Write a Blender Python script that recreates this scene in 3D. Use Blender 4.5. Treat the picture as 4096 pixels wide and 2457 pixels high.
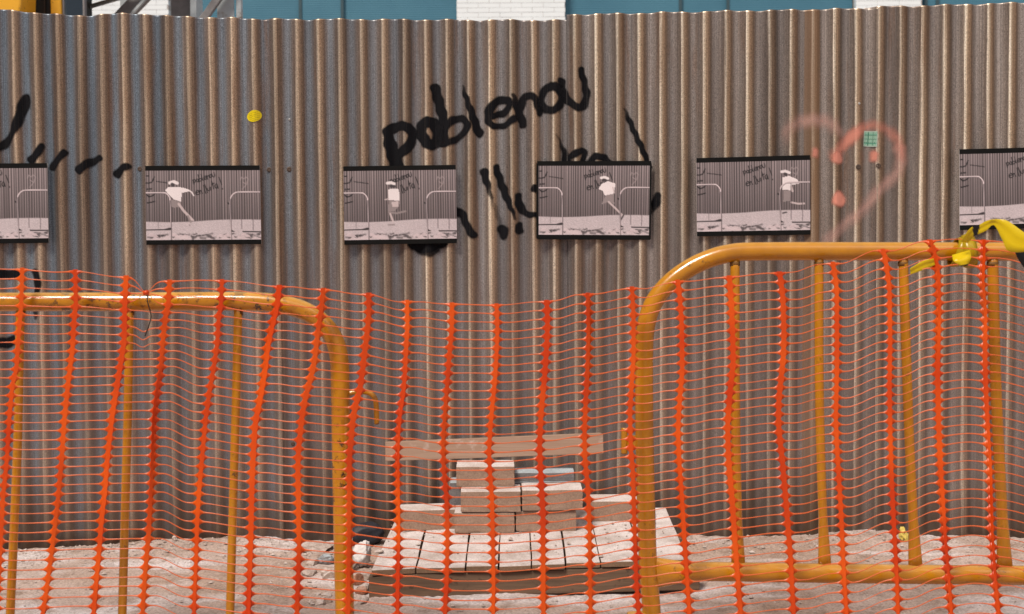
import bpy, bmesh, math, random
import numpy as np
from mathutils import Vector, Matrix

random.seed(7)
rng = np.random.default_rng(7)
R = math.radians
scene = bpy.context.scene
for o in list(bpy.data.objects):
    bpy.data.objects.remove(o)
COL = scene.collection

# ------------------------------------------------------------------ camera
W_PX, H_PX, F_PX = 4096.0, 2457.0, 5260.0
CAM_H = 1.055
PITCH, ROLL = math.atan(228.5 / F_PX), R(-0.35)
cam_d = bpy.data.cameras.new('camera')
cam = bpy.data.objects.new('camera', cam_d)
COL.objects.link(cam)
ROT = (Matrix.Rotation(math.pi / 2 - PITCH, 3, 'X') @ Matrix.Rotation(ROLL, 3, 'Z'))
cam.matrix_world = Matrix.Translation((0, 0, CAM_H)) @ ROT.to_4x4()
cam_d.sensor_width = 36.0
cam_d.lens = 36.0 * F_PX / W_PX
cam_d.clip_end = 300
cam_d.dof.use_dof = True
cam_d.dof.focus_distance = 4.55
cam_d.dof.aperture_fstop = 5.6
scene.camera = cam

# ------------------------------------------------------------------ light
SUN_EL, SUN_AZ = 56.0, -34.0       # from behind the camera, a little left
world = bpy.data.worlds.new('World')
scene.world = world
world.use_nodes = True
wn = world.node_tree.nodes
sky = wn.new('ShaderNodeTexSky')
sky.sky_type = 'NISHITA'
sky.sun_disc = False
sky.sun_elevation = R(SUN_EL)
sky.sun_rotation = R(180.0 + SUN_AZ)
sky.dust_density = 4.0
sky.air_density = 0.8
sky.ozone_density = 0.6
bg = wn['Background']
bg.inputs['Strength'].default_value = 0.05
world.node_tree.links.new(sky.outputs[0], bg.inputs['Color'])
sun_d = bpy.data.lights.new('sun', 'SUN')
sun_d.energy = 3.2
sun_d.angle = R(16)
sun_d.color = (1.0, 0.905, 0.79)
sun = bpy.data.objects.new('sun', sun_d)
COL.objects.link(sun)
a, e = R(SUN_AZ), R(SUN_EL)
sd = Vector((math.sin(a) * math.cos(e), -math.cos(a) * math.cos(e), math.sin(e)))
sun.rotation_euler = sd.to_track_quat('Z', 'Y').to_euler()
sun.location = (0, -5, 8)

vs = scene.view_settings
vs.view_transform = 'Standard'
vs.look = 'None'
vs.gamma = 1.0
vs.use_curve_mapping = False
vs.exposure = 0.34


# ------------------------------------------------------------------ geometry helpers
def ray(px, py):
    v = Vector(((px - W_PX / 2) / F_PX, -(py - H_PX / 2) / F_PX, -1.0))
    return ROT @ v


def at(px, py, Y):
    """point on the sight line at depth Y"""
    r = ray(px, py)
    t = Y / r.y
    return Vector((r.x * t, Y, CAM_H + r.z * t))


def on(px, py, z0=0.0, ax=0.0, by=0.0, y0=0.0):
    """point on the plane z = z0 + ax*X + by*(Y-y0)"""
    r = ray(px, py)
    t = (z0 - by * y0 - CAM_H) / (r.z - ax * r.x - by * r.y)
    return Vector((r.x * t, r.y * t, CAM_H + r.z * t))


class MB:
    def __init__(self):
        self.v, self.f = [], []

    def add(self, vs_, fs):
        n = len(self.v)
        self.v += [tuple(p) for p in vs_]
        self.f += [tuple(i + n for i in f) for f in fs]

    def hexa(self, c):
        """8 corners: bottom ring 0-3, top ring 4-7"""
        self.add(c, [(3, 2, 1, 0), (4, 5, 6, 7), (0, 1, 5, 4), (1, 2, 6, 5), (2, 3, 7, 6), (3, 0, 4, 7)])

    def box(self, x0, x1, y0, y1, z0, z1):
        self.hexa([(x0, y0, z0), (x1, y0, z0), (x1, y1, z0), (x0, y1, z0),
                   (x0, y0, z1), (x1, y0, z1), (x1, y1, z1), (x0, y1, z1)])

    def beam(self, p, q, w, d):
        """square bar between two points, w across, d in depth"""
        p, q = Vector(p), Vector(q)
        t = (q - p).normalized()
        n = Vector((0, 1, 0))
        s = t.cross(n).normalized() * (w / 2)
        n = s.cross(t).normalized() * (d / 2)
        self.hexa([p - s - n, p + s - n, p + s + n, p - s + n, q - s - n, q + s - n, q + s + n, q - s + n])

    def tube(self, pts, rad, seg=14, caps=True, squash=None):
        pts = [Vector(p) for p in pts]
        n = len(pts)
        rads = rad if isinstance(rad, (list, tuple)) else [rad] * n
        up = Vector((0, 1, 0))
        rings = []
        for i in range(n):
            t = (pts[min(i + 1, n - 1)] - pts[max(i - 1, 0)]).normalized()
            if abs(t.dot(up)) > 0.9:
                up2 = Vector((1, 0, 0))
            else:
                up2 = up
            s = t.cross(up2).normalized()
            u = s.cross(t).normalized()
            sq = squash[i] if squash else 1.0
            rings.append([pts[i] + s * (math.cos(2 * math.pi * k / seg) * rads[i]) +
                          u * (math.sin(2 * math.pi * k / seg) * rads[i] * sq) for k in range(seg)])
        vv = [p for r in rings for p in r]
        ff = []
        for i in range(n - 1):
            for k in range(seg):
                a_, b_ = i * seg + k, i * seg + (k + 1) % seg
                ff.append((a_, b_, b_ + seg, a_ + seg))
        if caps:
            ff.append(tuple(range(seg - 1, -1, -1)))
            ff.append(tuple(range((n - 1) * seg, n * seg)))
        self.add(vv, ff)

    def build(self, name, m, parent=None, smooth=False, bevel=0.0, bseg=2):
        base = parent
        off = Vector((0, 0, 0))
        while base is not None:
            off += base.location
            base = base.parent
        me = bpy.data.meshes.new(name)
        me.from_pydata([tuple(Vector(p) - off) for p in self.v], [], self.f)
        me.materials.append(m)
        if smooth:
            me.polygons.foreach_set('use_smooth', [True] * len(me.polygons))
        me.update()
        o = bpy.data.objects.new(name, me)
        COL.objects.link(o)
        if parent is not None:
            o.parent = parent
        if bevel:
            b = o.modifiers.new('bevel', 'BEVEL')
            b.width = bevel
            b.segments = bseg
            b.limit_method = 'ANGLE'
        return o


def thing(name, label, cat, loc=(0, 0, 0), group=None):
    o = bpy.data.objects.new(name, None)
    o.empty_display_size = 0.1
    COL.objects.link(o)
    o.location = loc
    return tag(o, label, cat, group)


def tag(o, label, cat, group=None):
    o['label'] = label
    o['category'] = cat
    if group:
        o['group'] = group
    return o


def spline(pts, n=8):
    """Catmull-Rom through 2-tuples or 3-vectors"""
    P = [Vector(p) for p in pts]
    P = [P[0] * 2 - P[1]] + P + [P[-1] * 2 - P[-2]]
    out = []
    for i in range(1, len(P) - 2):
        for k in range(n):
            t = k / n
            a_, b_, c_, d_ = P[i - 1], P[i], P[i + 1], P[i + 2]
            out.append(0.5 * ((2 * b_) + (c_ - a_) * t + (2 * a_ - 5 * b_ + 4 * c_ - d_) * t * t + (3 * b_ - a_ - 3 * c_ + d_) * t ** 3))
    out.append(P[-2])
    return out


# ------------------------------------------------------------------ materials
class NT:
    def __init__(self, name):
        self.m = bpy.data.materials.new(name)
        self.m.use_nodes = True
        self.t = self.m.node_tree
        self.n = self.t.nodes
        self.p = self.n['Principled BSDF']
        self.out = self.n['Material Output']
        self._pos = None

    def node(self, typ, **kw):
        nd = self.n.new(typ)
        for k, v in kw.items():
            setattr(nd, k, v)
        return nd

    def link(self, a_, b_):
        self.t.links.new(a_, b_)

    def pos(self, kind='Object'):
        tc = self.node('ShaderNodeTexCoord')
        if kind == 'World':
            return self.node('ShaderNodeNewGeometry').outputs['Position']
        return tc.outputs[kind]

    def noise(self, vec, scale, detail=4, rough=0.55, stretch=None):
        if stretch:
            mp = self.node('ShaderNodeMapping')
            mp.inputs['Scale'].default_value = stretch
            self.link(vec, mp.inputs['Vector'])
            vec = mp.outputs[0]
        nz = self.node('ShaderNodeTexNoise')
        nz.inputs['Scale'].default_value = scale
        nz.inputs['Detail'].default_value = detail
        nz.inputs['Roughness'].default_value = rough
        self.link(vec, nz.inputs['Vector'])
        return nz.outputs['Fac']

    def ramp(self, fac, stops):
        r = self.node('ShaderNodeValToRGB')
        el = r.color_ramp.elements
        while len(el) < len(stops):
            el.new(0.5)
        for i, (p, c) in enumerate(stops):
            el[i].position = p
            el[i].color = (c, c, c, 1) if isinstance(c, (int, float)) else (*c, 1)
        self.link(fac, r.inputs[0])
        return r.outputs[0]

    def mix(self, fac, a_, b_, mode='MIX'):
        x = self.node('ShaderNodeMix', data_type='RGBA', blend_type=mode)
        for s, v in ((0, fac), (6, a_), (7, b_)):
            if isinstance(v, (int, float)):
                x.inputs[s].default_value = v
            elif isinstance(v, tuple):
                x.inputs[s].default_value = (*v, 1)
            else:
                self.link(v, x.inputs[s])
        return x.outputs[2]

    def math(self, op, a_, b_=None, c_=None, clamp=False):
        x = self.node('ShaderNodeMath', operation=op)
        x.use_clamp = clamp
        for i, v in enumerate((a_, b_, c_)):
            if v is None:
                continue
            if isinstance(v, (int, float)):
                x.inputs[i].default_value = v
            else:
                self.link(v, x.inputs[i])
        return x.outputs[0]

    def bump(self, h, strength=0.3, dist=0.01):
        b = self.node('ShaderNodeBump')
        b.inputs['Strength'].default_value = strength
        b.inputs['Distance'].default_value = dist
        self.link(h, b.inputs['Height'])
        self.link(b.outputs[0], self.p.inputs['Normal'])

    def set(self, **kw):
        names = dict(color='Base Color', rough='Roughness', metal='Metallic', spec='Specular IOR Level', alpha='Alpha',
                     trans='Transmission Weight', coat='Coat Weight')
        for k, v in kw.items():
            s = self.p.inputs[names[k]]
            if isinstance(v, (int, float)):
                s.default_value = v
            elif isinstance(v, tuple):
                s.default_value = (*v, 1)
            else:
                self.link(v, s)
        return self


def mottled(name, c1, c2, scale=6.0, rough=0.7, metal=0.0, bump=0.2, bscale=60.0, speck=None, stretch=None, kind='Object', bdist=0.004):
    n = NT(name)
    p = n.pos(kind)
    f = n.ramp(n.noise(p, scale, 6, 0.6, stretch), [(0.32, 0.0), (0.68, 1.0)])
    c = n.mix(f, c1, c2)
    if speck:
        col, lo, hi, sc = speck
        s = n.ramp(n.noise(p, sc, 3, 0.6), [(lo, 0.0), (hi, 1.0)])
        c = n.mix(s, c, col)
    n.set(color=c, rough=rough, metal=metal)
    if bump:
        n.bump(n.noise(p, bscale, 5, 0.65, stretch), bump, bdist)
    return n.m


# fence plan: joints of the sheets, their depth and the corrugation
PITCH_C, AMP = 0.0767, 0.0085
JX = [at(px, 1200, d).x for px, d in ((-107, 4.70), (1078, 4.745), (2270, 4.77), (3453, 4.71), (4640, 4.65))]
JY = [4.70, 4.745, 4.77, 4.71, 4.65]
JX = [JX[0] - 1.1] + JX + [JX[-1] + 1.1]
JY = [4.66] + JY + [4.60]
X0C = at(2135, 700, 4.77).x


def base_y(x):
    return float(np.interp(x, JX, JY))


def sheet_y(i, x, z):
    dent = 0.0026 * math.sin(x * 9 + z * 4 + i) + 0.0018 * math.sin(x * 23 - z * 7) + 0.0012 * math.sin(x * 41 + z * 17)
    return base_y(x) - AMP * math.cos(2 * math.pi * (x - X0C) / PITCH_C) + dent - 0.0045 * (i % 2)


def fence_y(x, z=1.2):
    """front surface of whichever sheet lies on top"""
    i = max(0, min(len(JX) - 2, sum(1 for j in JX if j <= x) - 1))
    y = sheet_y(i, x, z)
    if i > 0 and x < JX[i] + 0.045:
        y = min(y, sheet_y(i - 1, x, z))
    return y


def wall(px, py, off=0.0):
    """point on the mean plane of the fence"""
    y = 4.7
    for _ in range(6):
        p = at(px, py, y)
        y = base_y(p.x) - off
    return at(px, py, y)


def iron_material():
    n = NT('corrugated_iron')
    P = n.pos('World')
    sep = n.node('ShaderNodeSeparateXYZ')
    n.link(P, sep.inputs[0])
    ph = n.math('COSINE', n.math('MULTIPLY', n.math('SUBTRACT', sep.outputs[0], X0C), 2 * math.pi / PITCH_C))
    ph = n.math('MULTIPLY_ADD', ph, 0.5, 0.5)
    streak = n.noise(P, 1.0, 6, 0.7, (260, 60, 1.6))
    fine = n.noise(P, 1.0, 3, 0.6, (420, 200, 240))
    broad = n.noise(P, 1.0, 3, 0.5, (9, 4, 0.7))
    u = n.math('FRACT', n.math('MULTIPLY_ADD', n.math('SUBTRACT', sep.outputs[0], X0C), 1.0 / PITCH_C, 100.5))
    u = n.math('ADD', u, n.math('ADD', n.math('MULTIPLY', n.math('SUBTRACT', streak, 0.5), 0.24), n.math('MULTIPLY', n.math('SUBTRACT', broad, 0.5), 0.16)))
    # painted glints on crests, shaded flanks, bluish reflections in valleys, plus dirt tones
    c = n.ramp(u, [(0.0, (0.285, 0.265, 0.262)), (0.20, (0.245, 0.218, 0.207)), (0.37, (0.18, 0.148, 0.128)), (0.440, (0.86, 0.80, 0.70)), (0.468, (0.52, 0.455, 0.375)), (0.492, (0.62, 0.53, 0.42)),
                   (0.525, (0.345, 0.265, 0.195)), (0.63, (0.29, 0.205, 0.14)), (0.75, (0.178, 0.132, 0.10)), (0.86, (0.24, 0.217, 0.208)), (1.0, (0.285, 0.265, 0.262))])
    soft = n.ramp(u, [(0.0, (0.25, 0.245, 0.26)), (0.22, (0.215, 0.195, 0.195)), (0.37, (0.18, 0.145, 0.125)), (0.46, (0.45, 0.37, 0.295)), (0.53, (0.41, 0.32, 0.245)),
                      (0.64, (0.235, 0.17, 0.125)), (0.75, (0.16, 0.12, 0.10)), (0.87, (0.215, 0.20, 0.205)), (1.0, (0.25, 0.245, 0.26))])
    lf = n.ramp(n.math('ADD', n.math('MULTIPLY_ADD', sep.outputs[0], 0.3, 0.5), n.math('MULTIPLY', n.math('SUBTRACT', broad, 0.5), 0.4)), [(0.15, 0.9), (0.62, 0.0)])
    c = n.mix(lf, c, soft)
    each = n.noise(P, 1.0, 2, 0.5, (13, 0.5, 0.35))
    c = n.mix(1.0, c, n.ramp(each, [(0.32, (0.70, 0.68, 0.66)), (0.68, (1.32, 1.28, 1.22))]), 'MULTIPLY')
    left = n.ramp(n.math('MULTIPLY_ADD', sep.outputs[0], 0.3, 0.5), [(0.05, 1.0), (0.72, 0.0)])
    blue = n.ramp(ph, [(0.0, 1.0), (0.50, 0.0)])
    c = n.mix(n.math('MULTIPLY', n.math('MULTIPLY', left, blue), 0.8), c, (0.15, 0.215, 0.285))  # bluish reflection painted into the valleys, fading towards the right
    lines = n.noise(P, 1.0, 3, 0.75, (420, 60, 0.7))
    c = n.mix(1.0, c, n.ramp(lines, [(0.3, 0.72), (0.5, 1.0), (0.7, 1.45)]), 'MULTIPLY')
    c = n.mix(1.0, c, n.ramp(broad, [(0.3, (0.80, 0.76, 0.74)), (0.7, (1.15, 1.12, 1.08))]), 'MULTIPLY')
    rust = n.ramp(n.noise(P, 1.0, 6, 0.7, (22, 10, 1.3)), [(0.54, 0.0), (0.70, 1.0)])
    c = n.mix(n.math('MULTIPLY', rust, 0.65), c, (0.20, 0.10, 0.05))
    sp = n.ramp(fine, [(0.28, 0.48), (0.72, 1.5)])
    c = n.mix(1.0, c, sp, 'MULTIPLY')
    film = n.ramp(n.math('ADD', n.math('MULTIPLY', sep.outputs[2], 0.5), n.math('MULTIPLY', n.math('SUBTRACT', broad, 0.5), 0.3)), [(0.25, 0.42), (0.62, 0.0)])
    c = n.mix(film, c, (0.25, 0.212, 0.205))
    xs = n.math('ADD', sep.outputs[0], n.math('MULTIPLY', n.math('SUBTRACT', streak, 0.5), 0.05))
    xa, xb = at(3232, 400, 4.66).x, at(3292, 400, 4.66).x
    st = n.math('MULTIPLY', n.math('GREATER_THAN', xs, xa), n.math('LESS_THAN', xs, xb))
    c = n.mix(n.math('MULTIPLY', st, 0.5), c, (0.33, 0.19, 0.10))
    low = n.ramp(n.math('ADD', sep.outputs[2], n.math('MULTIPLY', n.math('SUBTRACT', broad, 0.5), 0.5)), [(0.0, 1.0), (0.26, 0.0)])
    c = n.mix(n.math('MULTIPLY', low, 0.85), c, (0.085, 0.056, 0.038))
    rg = n.ramp(streak, [(0.3, 0.34), (0.7, 0.5)])
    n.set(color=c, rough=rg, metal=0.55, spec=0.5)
    n.bump(streak, 0.12, 0.003)
    return n.m


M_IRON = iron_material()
M_YEL = None


def barrier_material(name, worn):
    n = NT(name)
    P = n.pos('World')
    f = n.ramp(n.noise(P, 9, 5, 0.6), [(0.3, 0.0), (0.7, 1.0)])
    c = n.mix(f, (0.58, 0.25, 0.002), (0.43, 0.17, 0.002))
    chips = n.ramp(n.noise(P, 42, 5, 0.72), [(0.53 + (0.0 if worn else 0.05), 0.0), (0.60 + (0.0 if worn else 0.06), 1.0)])
    patch = n.ramp(n.noise(P, 3.2, 3, 0.5), [(0.39 if worn else 0.50, 0.0), (0.56 if worn else 0.68, 1.0)])
    c = n.mix(n.math('MULTIPLY', chips, patch), c, (0.05, 0.026, 0.012))
    dirt = n.ramp(n.noise(P, 16, 6, 0.72), [(0.48, 0.0), (0.75, 0.40)])
    c = n.mix(dirt, c, (0.28, 0.13, 0.03))
    g = n.node('ShaderNodeNewGeometry')
    sp = n.node('ShaderNodeSeparateXYZ')
    n.link(g.outputs['Normal'], sp.inputs[0])
    sheen_wear = n.math('MULTIPLY', n.ramp(sp.outputs[2], [(0.6, 0.0), (0.95, 0.6 if worn else 0.4)]), n.ramp(n.noise(P, 14, 5, 0.65), [(0.3, 0.35), (0.6, 1.0)]))
    c = n.mix(sheen_wear, c, (0.80, 0.52, 0.20))  # pale top highlight painted on upward faces, along with faded paint
    n.set(color=c, rough=0.26, spec=0.6, coat=0.4)
    n.bump(n.noise(P, 70, 4, 0.6), 0.10, 0.003)
    return n.m


M_YEL = barrier_material('chipped_barrier_paint', True)
M_YEL_B = barrier_material('barrier_paint', False)


def net_material():
    n = NT('orange_net_plastic')
    P = n.pos('World')
    f = n.noise(P, 5, 3, 0.5)
    c = n.mix(n.ramp(f, [(0.35, 0.0), (0.65, 1.0)]), (0.66, 0.052, 0.004), (0.86, 0.125, 0.007))
    n.set(color=c, rough=0.32, spec=0.5)
    tr = n.node('ShaderNodeBsdfTranslucent')
    tr.inputs['Color'].default_value = (0.9, 0.16, 0.03, 1)
    mx = n.node('ShaderNodeMixShader')
    mx.inputs[0].default_value = 0.30
    n.link(n.p.outputs[0], mx.inputs[1])
    n.link(tr.outputs[0], mx.inputs[2])
    n.link(mx.outputs[0], n.out.inputs[0])
    return n.m


M_NET = net_material()


def strand_material():
    # the strands are drawn out thin, so the plastic is paler and lets light through
    n = NT('stretched_net_plastic')
    n.set(color=(0.88, 0.20, 0.06), rough=0.3, spec=0.5)
    tr = n.node('ShaderNodeBsdfTranslucent')
    tr.inputs['Color'].default_value = (0.95, 0.30, 0.10, 1)
    tp = n.node('ShaderNodeBsdfTransparent')
    m1 = n.node('ShaderNodeMixShader')
    m1.inputs[0].default_value = 0.35
    n.link(n.p.outputs[0], m1.inputs[1])
    n.link(tr.outputs[0], m1.inputs[2])
    m2 = n.node('ShaderNodeMixShader')
    m2.inputs[0].default_value = 0.14
    n.link(m1.outputs[0], m2.inputs[1])
    n.link(tp.outputs[0], m2.inputs[2])
    n.link(m2.outputs[0], n.out.inputs[0])
    return n.m


M_STRAND = strand_material()


def spray_material(name, rgb, rough=0.75):
    n = NT(name)
    at_ = n.node('ShaderNodeAttribute')
    at_.attribute_name = 'cover'
    P = n.pos('World')
    nz = n.noise(P, 420, 3, 0.7)
    nz2 = n.noise(P, 1.0, 4, 0.6, (180, 40, 3))
    al = n.math('ADD', at_.outputs['Fac'], n.math('MULTIPLY', n.math('SUBTRACT', nz, 0.5), n.math('MULTIPLY', n.math('SUBTRACT', 1.0, at_.outputs['Fac']), n.math('MULTIPLY', at_.outputs['Fac'], 2.6))), clamp=True)
    al = n.math('MULTIPLY', al, n.ramp(nz2, [(0.28, 0.72), (0.5, 1.0)]))
    n.set(color=rgb, rough=rough, alpha=al, spec=0.12)
    return n.m


M_BLACKSPRAY = spray_material('black_spray_paint', (0.006, 0.006, 0.008))
M_REDSPRAY = spray_material('red_spray_paint', (0.72, 0.29, 0.22))
M_PINKSPRAY = spray_material('pale_pink_spray_paint', (0.62, 0.38, 0.33))


def print_material(name, rough=0.4):
    n = NT(name)
    at_ = n.node('ShaderNodeAttribute')
    at_.attribute_name = 'ink'
    P = n.pos('World')
    g = n.ramp(n.noise(P, 700, 2, 0.7), [(0.3, 0.86), (0.7, 1.1)])
    n.set(color=n.mix(1.0, at_.outputs['Color'], g, 'MULTIPLY'), rough=rough, spec=0.35)
    return n.m


M_PRINT = print_material('printed_paper')
M_STICK = print_material('sticker_print', 0.3)
M_BLACK = mottled('black_print', (0.004, 0.004, 0.004), (0.007, 0.007, 0.007), 20, 0.5, bump=0.05)
M_BLACK.node_tree.nodes['Principled BSDF'].inputs['Specular IOR Level'].default_value = 0.15
M_DARKMETAL = mottled('dark_steel', (0.03, 0.03, 0.03), (0.07, 0.05, 0.04), 80, 0.5, 0.6, 0.1)
M_WELDSHADE = mottled('shaded_weld', (0.10, 0.045, 0.01), (0.22, 0.10, 0.01), 60, 0.7, 0.1, 0.2)  # rusted paint tone standing in for the dark shading at bar joints
M_BRIGHT = mottled('bare_zinc', (0.6, 0.6, 0.58), (0.5, 0.5, 0.5), 80, 0.4, 0.5, 0.05)


def dusty(name, side1, side2, dust, scale=25, amount=1.0, rough=0.85, stretch=None):
    """porous block with pale cement dust settled on its upper faces"""
    n = NT(name)
    P = n.pos('World')
    g = n.node('ShaderNodeNewGeometry')
    sep = n.node('ShaderNodeSeparateXYZ')
    n.link(g.outputs['True Normal'], sep.inputs[0])
    f = n.ramp(n.noise(P, scale, 6, 0.65, stretch), [(0.3, 0.0), (0.7, 1.0)])
    c = n.mix(f, side1, side2)
    patch = n.ramp(n.noise(P, 9, 6, 0.7), [(0.30, 0.40), (0.58, 1.0)])
    up = n.ramp(sep.outputs[2], [(0.45, 0.0), (0.85, amount)])
    c = n.mix(n.math('MULTIPLY', up, patch), c, dust)
    spk = n.ramp(n.noise(P, 190, 3, 0.7), [(0.3, 0.72), (0.66, 1.12)])
    c = n.mix(1.0, c, spk, 'MULTIPLY')
    n.set(color=c, rough=rough, spec=0.25)
    n.bump(n.noise(P, 160, 5, 0.7), 0.35, 0.004)
    return n.m


M_BRICK = dusty('clay_block', (0.30, 0.20, 0.145), (0.38, 0.265, 0.20), (0.62, 0.56, 0.545))
M_BRICK2 = dusty('grey_block', (0.17, 0.16, 0.165), (0.23, 0.215, 0.215), (0.40, 0.46, 0.50))
M_PLANK = dusty('dusty_pallet_wood', (0.17, 0.105, 0.065), (0.24, 0.155, 0.10), (0.64, 0.58, 0.57), 14, 1.0, 0.85)
M_BOARD = mottled('weathered_board', (0.25, 0.15, 0.10), (0.32, 0.21, 0.15), 3, 0.7, 0, 0.3, 8, ((0.42, 0.32, 0.27), 0.62, 0.78, 22), (1.2, 12, 22), 'World')
M_STRINGER = mottled('dark_timber', (0.10, 0.062, 0.038), (0.17, 0.105, 0.065), 4, 0.8, 0, 0.35, 16, ((0.04, 0.025, 0.015), 0.60, 0.70, 18), (1.5, 12, 16), 'World')  # dark brown timber with near-black specks


def ground_material():
    n = NT('dusty_ground')
    P = n.pos('World')
    big = n.ramp(n.noise(P, 1.7, 5, 0.6), [(0.35, 0.0), (0.62, 1.0)])
    mid = n.noise(P, 14, 6, 0.65)
    fine = n.noise(P, 130, 4, 0.7)
    c = n.mix(big, (0.37, 0.27, 0.22), (0.49, 0.39, 0.35))
    pale = n.ramp(n.noise(P, 2.6, 5, 0.62, (0.6, 1.5, 1)), [(0.50, 0.0), (0.62, 1.0)])
    c = n.mix(n.math('MULTIPLY', pale, 0.85), c, (0.64, 0.585, 0.59))
    c = n.mix(n.ramp(mid, [(0.50, 0.0), (0.72, 0.75)]), c, (0.19, 0.125, 0.09))
    c = n.mix(1.0, c, n.ramp(fine, [(0.28, 0.55), (0.6, 1.12)]), 'MULTIPLY')
    n.set(color=c, rough=0.95, spec=0.15)
    h = n.math('ADD', n.math('MULTIPLY', mid, 1.5), n.math('MULTIPLY', fine, 0.5))
    n.bump(h, 0.5, 0.013)
    return n.m


M_GROUND = ground_material()
M_STONE = dusty('loose_stone', (0.22, 0.15, 0.115), (0.50, 0.41, 0.36), (0.62, 0.55, 0.52), 40, 0.6)
M_STONE_RED = dusty('broken_brick', (0.34, 0.15, 0.09), (0.42, 0.22, 0.15), (0.6, 0.48, 0.42), 30, 0.5)

# facade
M_WBRICK = mottled('white_glazed_brick', (0.84, 0.91, 0.95), (0.80, 0.87, 0.91), 3, 0.35, 0, 0.05, 30, kind='World')
M_MORTAR = mottled('mortar', (0.42, 0.40, 0.38), (0.5, 0.48, 0.46), 8, 0.9, 0, 0.1)
M_PLAINBRICK = None


def far_brick():
    n = NT('white_brick_courses')
    P = n.pos('World')
    sep = n.node('ShaderNodeSeparateXYZ')
    n.link(P, sep.inputs[0])
    cmb = n.node('ShaderNodeCombineXYZ')
    n.link(sep.outputs[0], cmb.inputs[0])
    n.link(sep.outputs[2], cmb.inputs[1])
    b = n.node('ShaderNodeTexBrick')
    b.inputs['Color1'].default_value = (0.83, 0.90, 0.94, 1)
    b.inputs['Color2'].default_value = (0.80, 0.86, 0.90, 1)
    b.inputs['Mortar'].default_value = (0.45, 0.43, 0.41, 1)
    b.inputs['Scale'].default_value = 1.0
    b.inputs['Brick Width'].default_value = 0.294
    b.inputs['Row Height'].default_value = 0.064
    b.inputs['Mortar Size'].default_value = 0.003
    n.link(cmb.outputs[0], b.inputs['Vector'])
    n.set(color=b.outputs[0], rough=0.4)
    return n.m


M_PLAINBRICK = far_brick()


def teal_material():
    n = NT('teal_ribbed_panel')
    P = n.pos('World')
    sep = n.node('ShaderNodeSeparateXYZ')
    n.link(P, sep.inputs[0])
    rib = n.math('SINE', n.math('MULTIPLY', sep.outputs[2], 2 * math.pi / 0.030))
    c = n.mix(n.ramp(n.noise(P, 1.2, 4, 0.6), [(0.3, 0.0), (0.7, 1.0)]), (0.050, 0.165, 0.245), (0.066, 0.20, 0.285))
    n.set(color=c, rough=0.45, spec=0.4)
    n.bump(rib, 0.25, 0.004)
    return n.m


M_TEAL = teal_material()
M_TEALDARK = mottled('dark_teal_trim', (0.03, 0.07, 0.09), (0.045, 0.09, 0.11), 4, 0.5, 0, 0.05)
M_GALV = mottled('galvanised_steel', (0.38, 0.43, 0.46), (0.48, 0.53, 0.56), 14, 0.5, 0.2, 0.1, 60, ((0.2, 0.16, 0.13), 0.62, 0.75, 9))
M_GREYSTEEL = mottled('dark_grey_steel', (0.19, 0.185, 0.19), (0.25, 0.24, 0.245), 20, 0.6, 0.2, 0.1)
M_MACH = mottled('machine_yellow', (0.82, 0.43, 0.03), (0.76, 0.38, 0.025), 5, 0.4, 0, 0.05, 30, ((0.25, 0.10, 0.02), 0.66, 0.70, 38))
M_RUBBER = mottled('black_rubber', (0.012, 0.010, 0.009), (0.02, 0.018, 0.016), 30, 0.7, 0, 0.1)


def glass_material():
    n = NT('tinted_glass')
    tr = n.node('ShaderNodeBsdfTransparent')
    tr.inputs['Color'].default_value = (0.74, 0.84, 0.88, 1)
    gl = n.node('ShaderNodeBsdfGlossy')
    gl.inputs['Roughness'].default_value = 0.05
    mx = n.node('ShaderNodeMixShader')
    mx.inputs[0].default_value = 0.12
    n.link(tr.outputs[0], mx.inputs[1])
    n.link(gl.outputs[0], mx.inputs[2])
    n.link(mx.outputs[0], n.out.inputs[0])
    return n.m


M_GLASS = glass_material()

# ------------------------------------------------------------------ ground
def ground_z(x, y):
    by = base_y(x)
    dx = y - by
    z = 0.005 * x * max(0.0, min(1.0, (y - 2.4) / 1.5))
    m = 0.008 * (1.0 + 0.8 * math.sin(x * 5.1 + 1.0) + 0.5 * math.sin(x * 11.7)) * math.exp(-((dx + 0.03) / 0.13) ** 2)
    m += 0.004 * math.exp(-((dx) / 0.4) ** 2)
    t = max(0.0, min(1.0, (4.35 - y) / 0.4)) * max(0.0, min(1.0, (0.85 - x) / 0.5))
    z -= 0.017 * t * t * (3 - 2 * t)
    s = 0.006 * math.sin(x * 3.1 + y * 2.3) + 0.004 * math.sin(x * 7.7 - y * 6.1 + 1.3) + 0.003 * math.sin(x * 17 + y * 13)
    fade = 1.0 if abs(x) < 5 and 1.0 < y < 8 else 0.0
    return (z + m + s) * fade if abs(x) < 5 else 0.0


def build_ground():
    xs = [-150, -60, -25, -12, -8] + list(np.linspace(-5, -2.4, 30)) + list(np.linspace(-2.35, 2.35, 330)) + list(np.linspace(2.4, 5, 30)) + [8, 12, 25, 60, 150]
    ys = [-120, -40, -12, -4, 0, 1.5] + list(np.linspace(2.2, 5.4, 210)) + [6, 8, 12, 20, 40, 120]
    v = []
    for y in ys:
        for x in xs:
            n1 = (rng.random() - 0.5) * (0.0045 if 2.2 < y < 5.4 and abs(x) < 5 else 0)
            v.append((x, y, ground_z(x, y) + n1))
    nx = len(xs)
    f = [(j * nx + i, j * nx + i + 1, (j + 1) * nx + i + 1, (j + 1) * nx + i) for j in range(len(ys) - 1) for i in range(nx - 1)]
    mb = MB()
    mb.v, mb.f = v, f
    o = mb.build('ground', M_GROUND, smooth=True)
    o['kind'] = 'structure'


build_ground()

# ------------------------------------------------------------------ building behind
YB = 18.0
bld = thing('building', 'pale building behind the fence with white brick piers and teal metal panels', 'building', (0, YB, 0))


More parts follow.
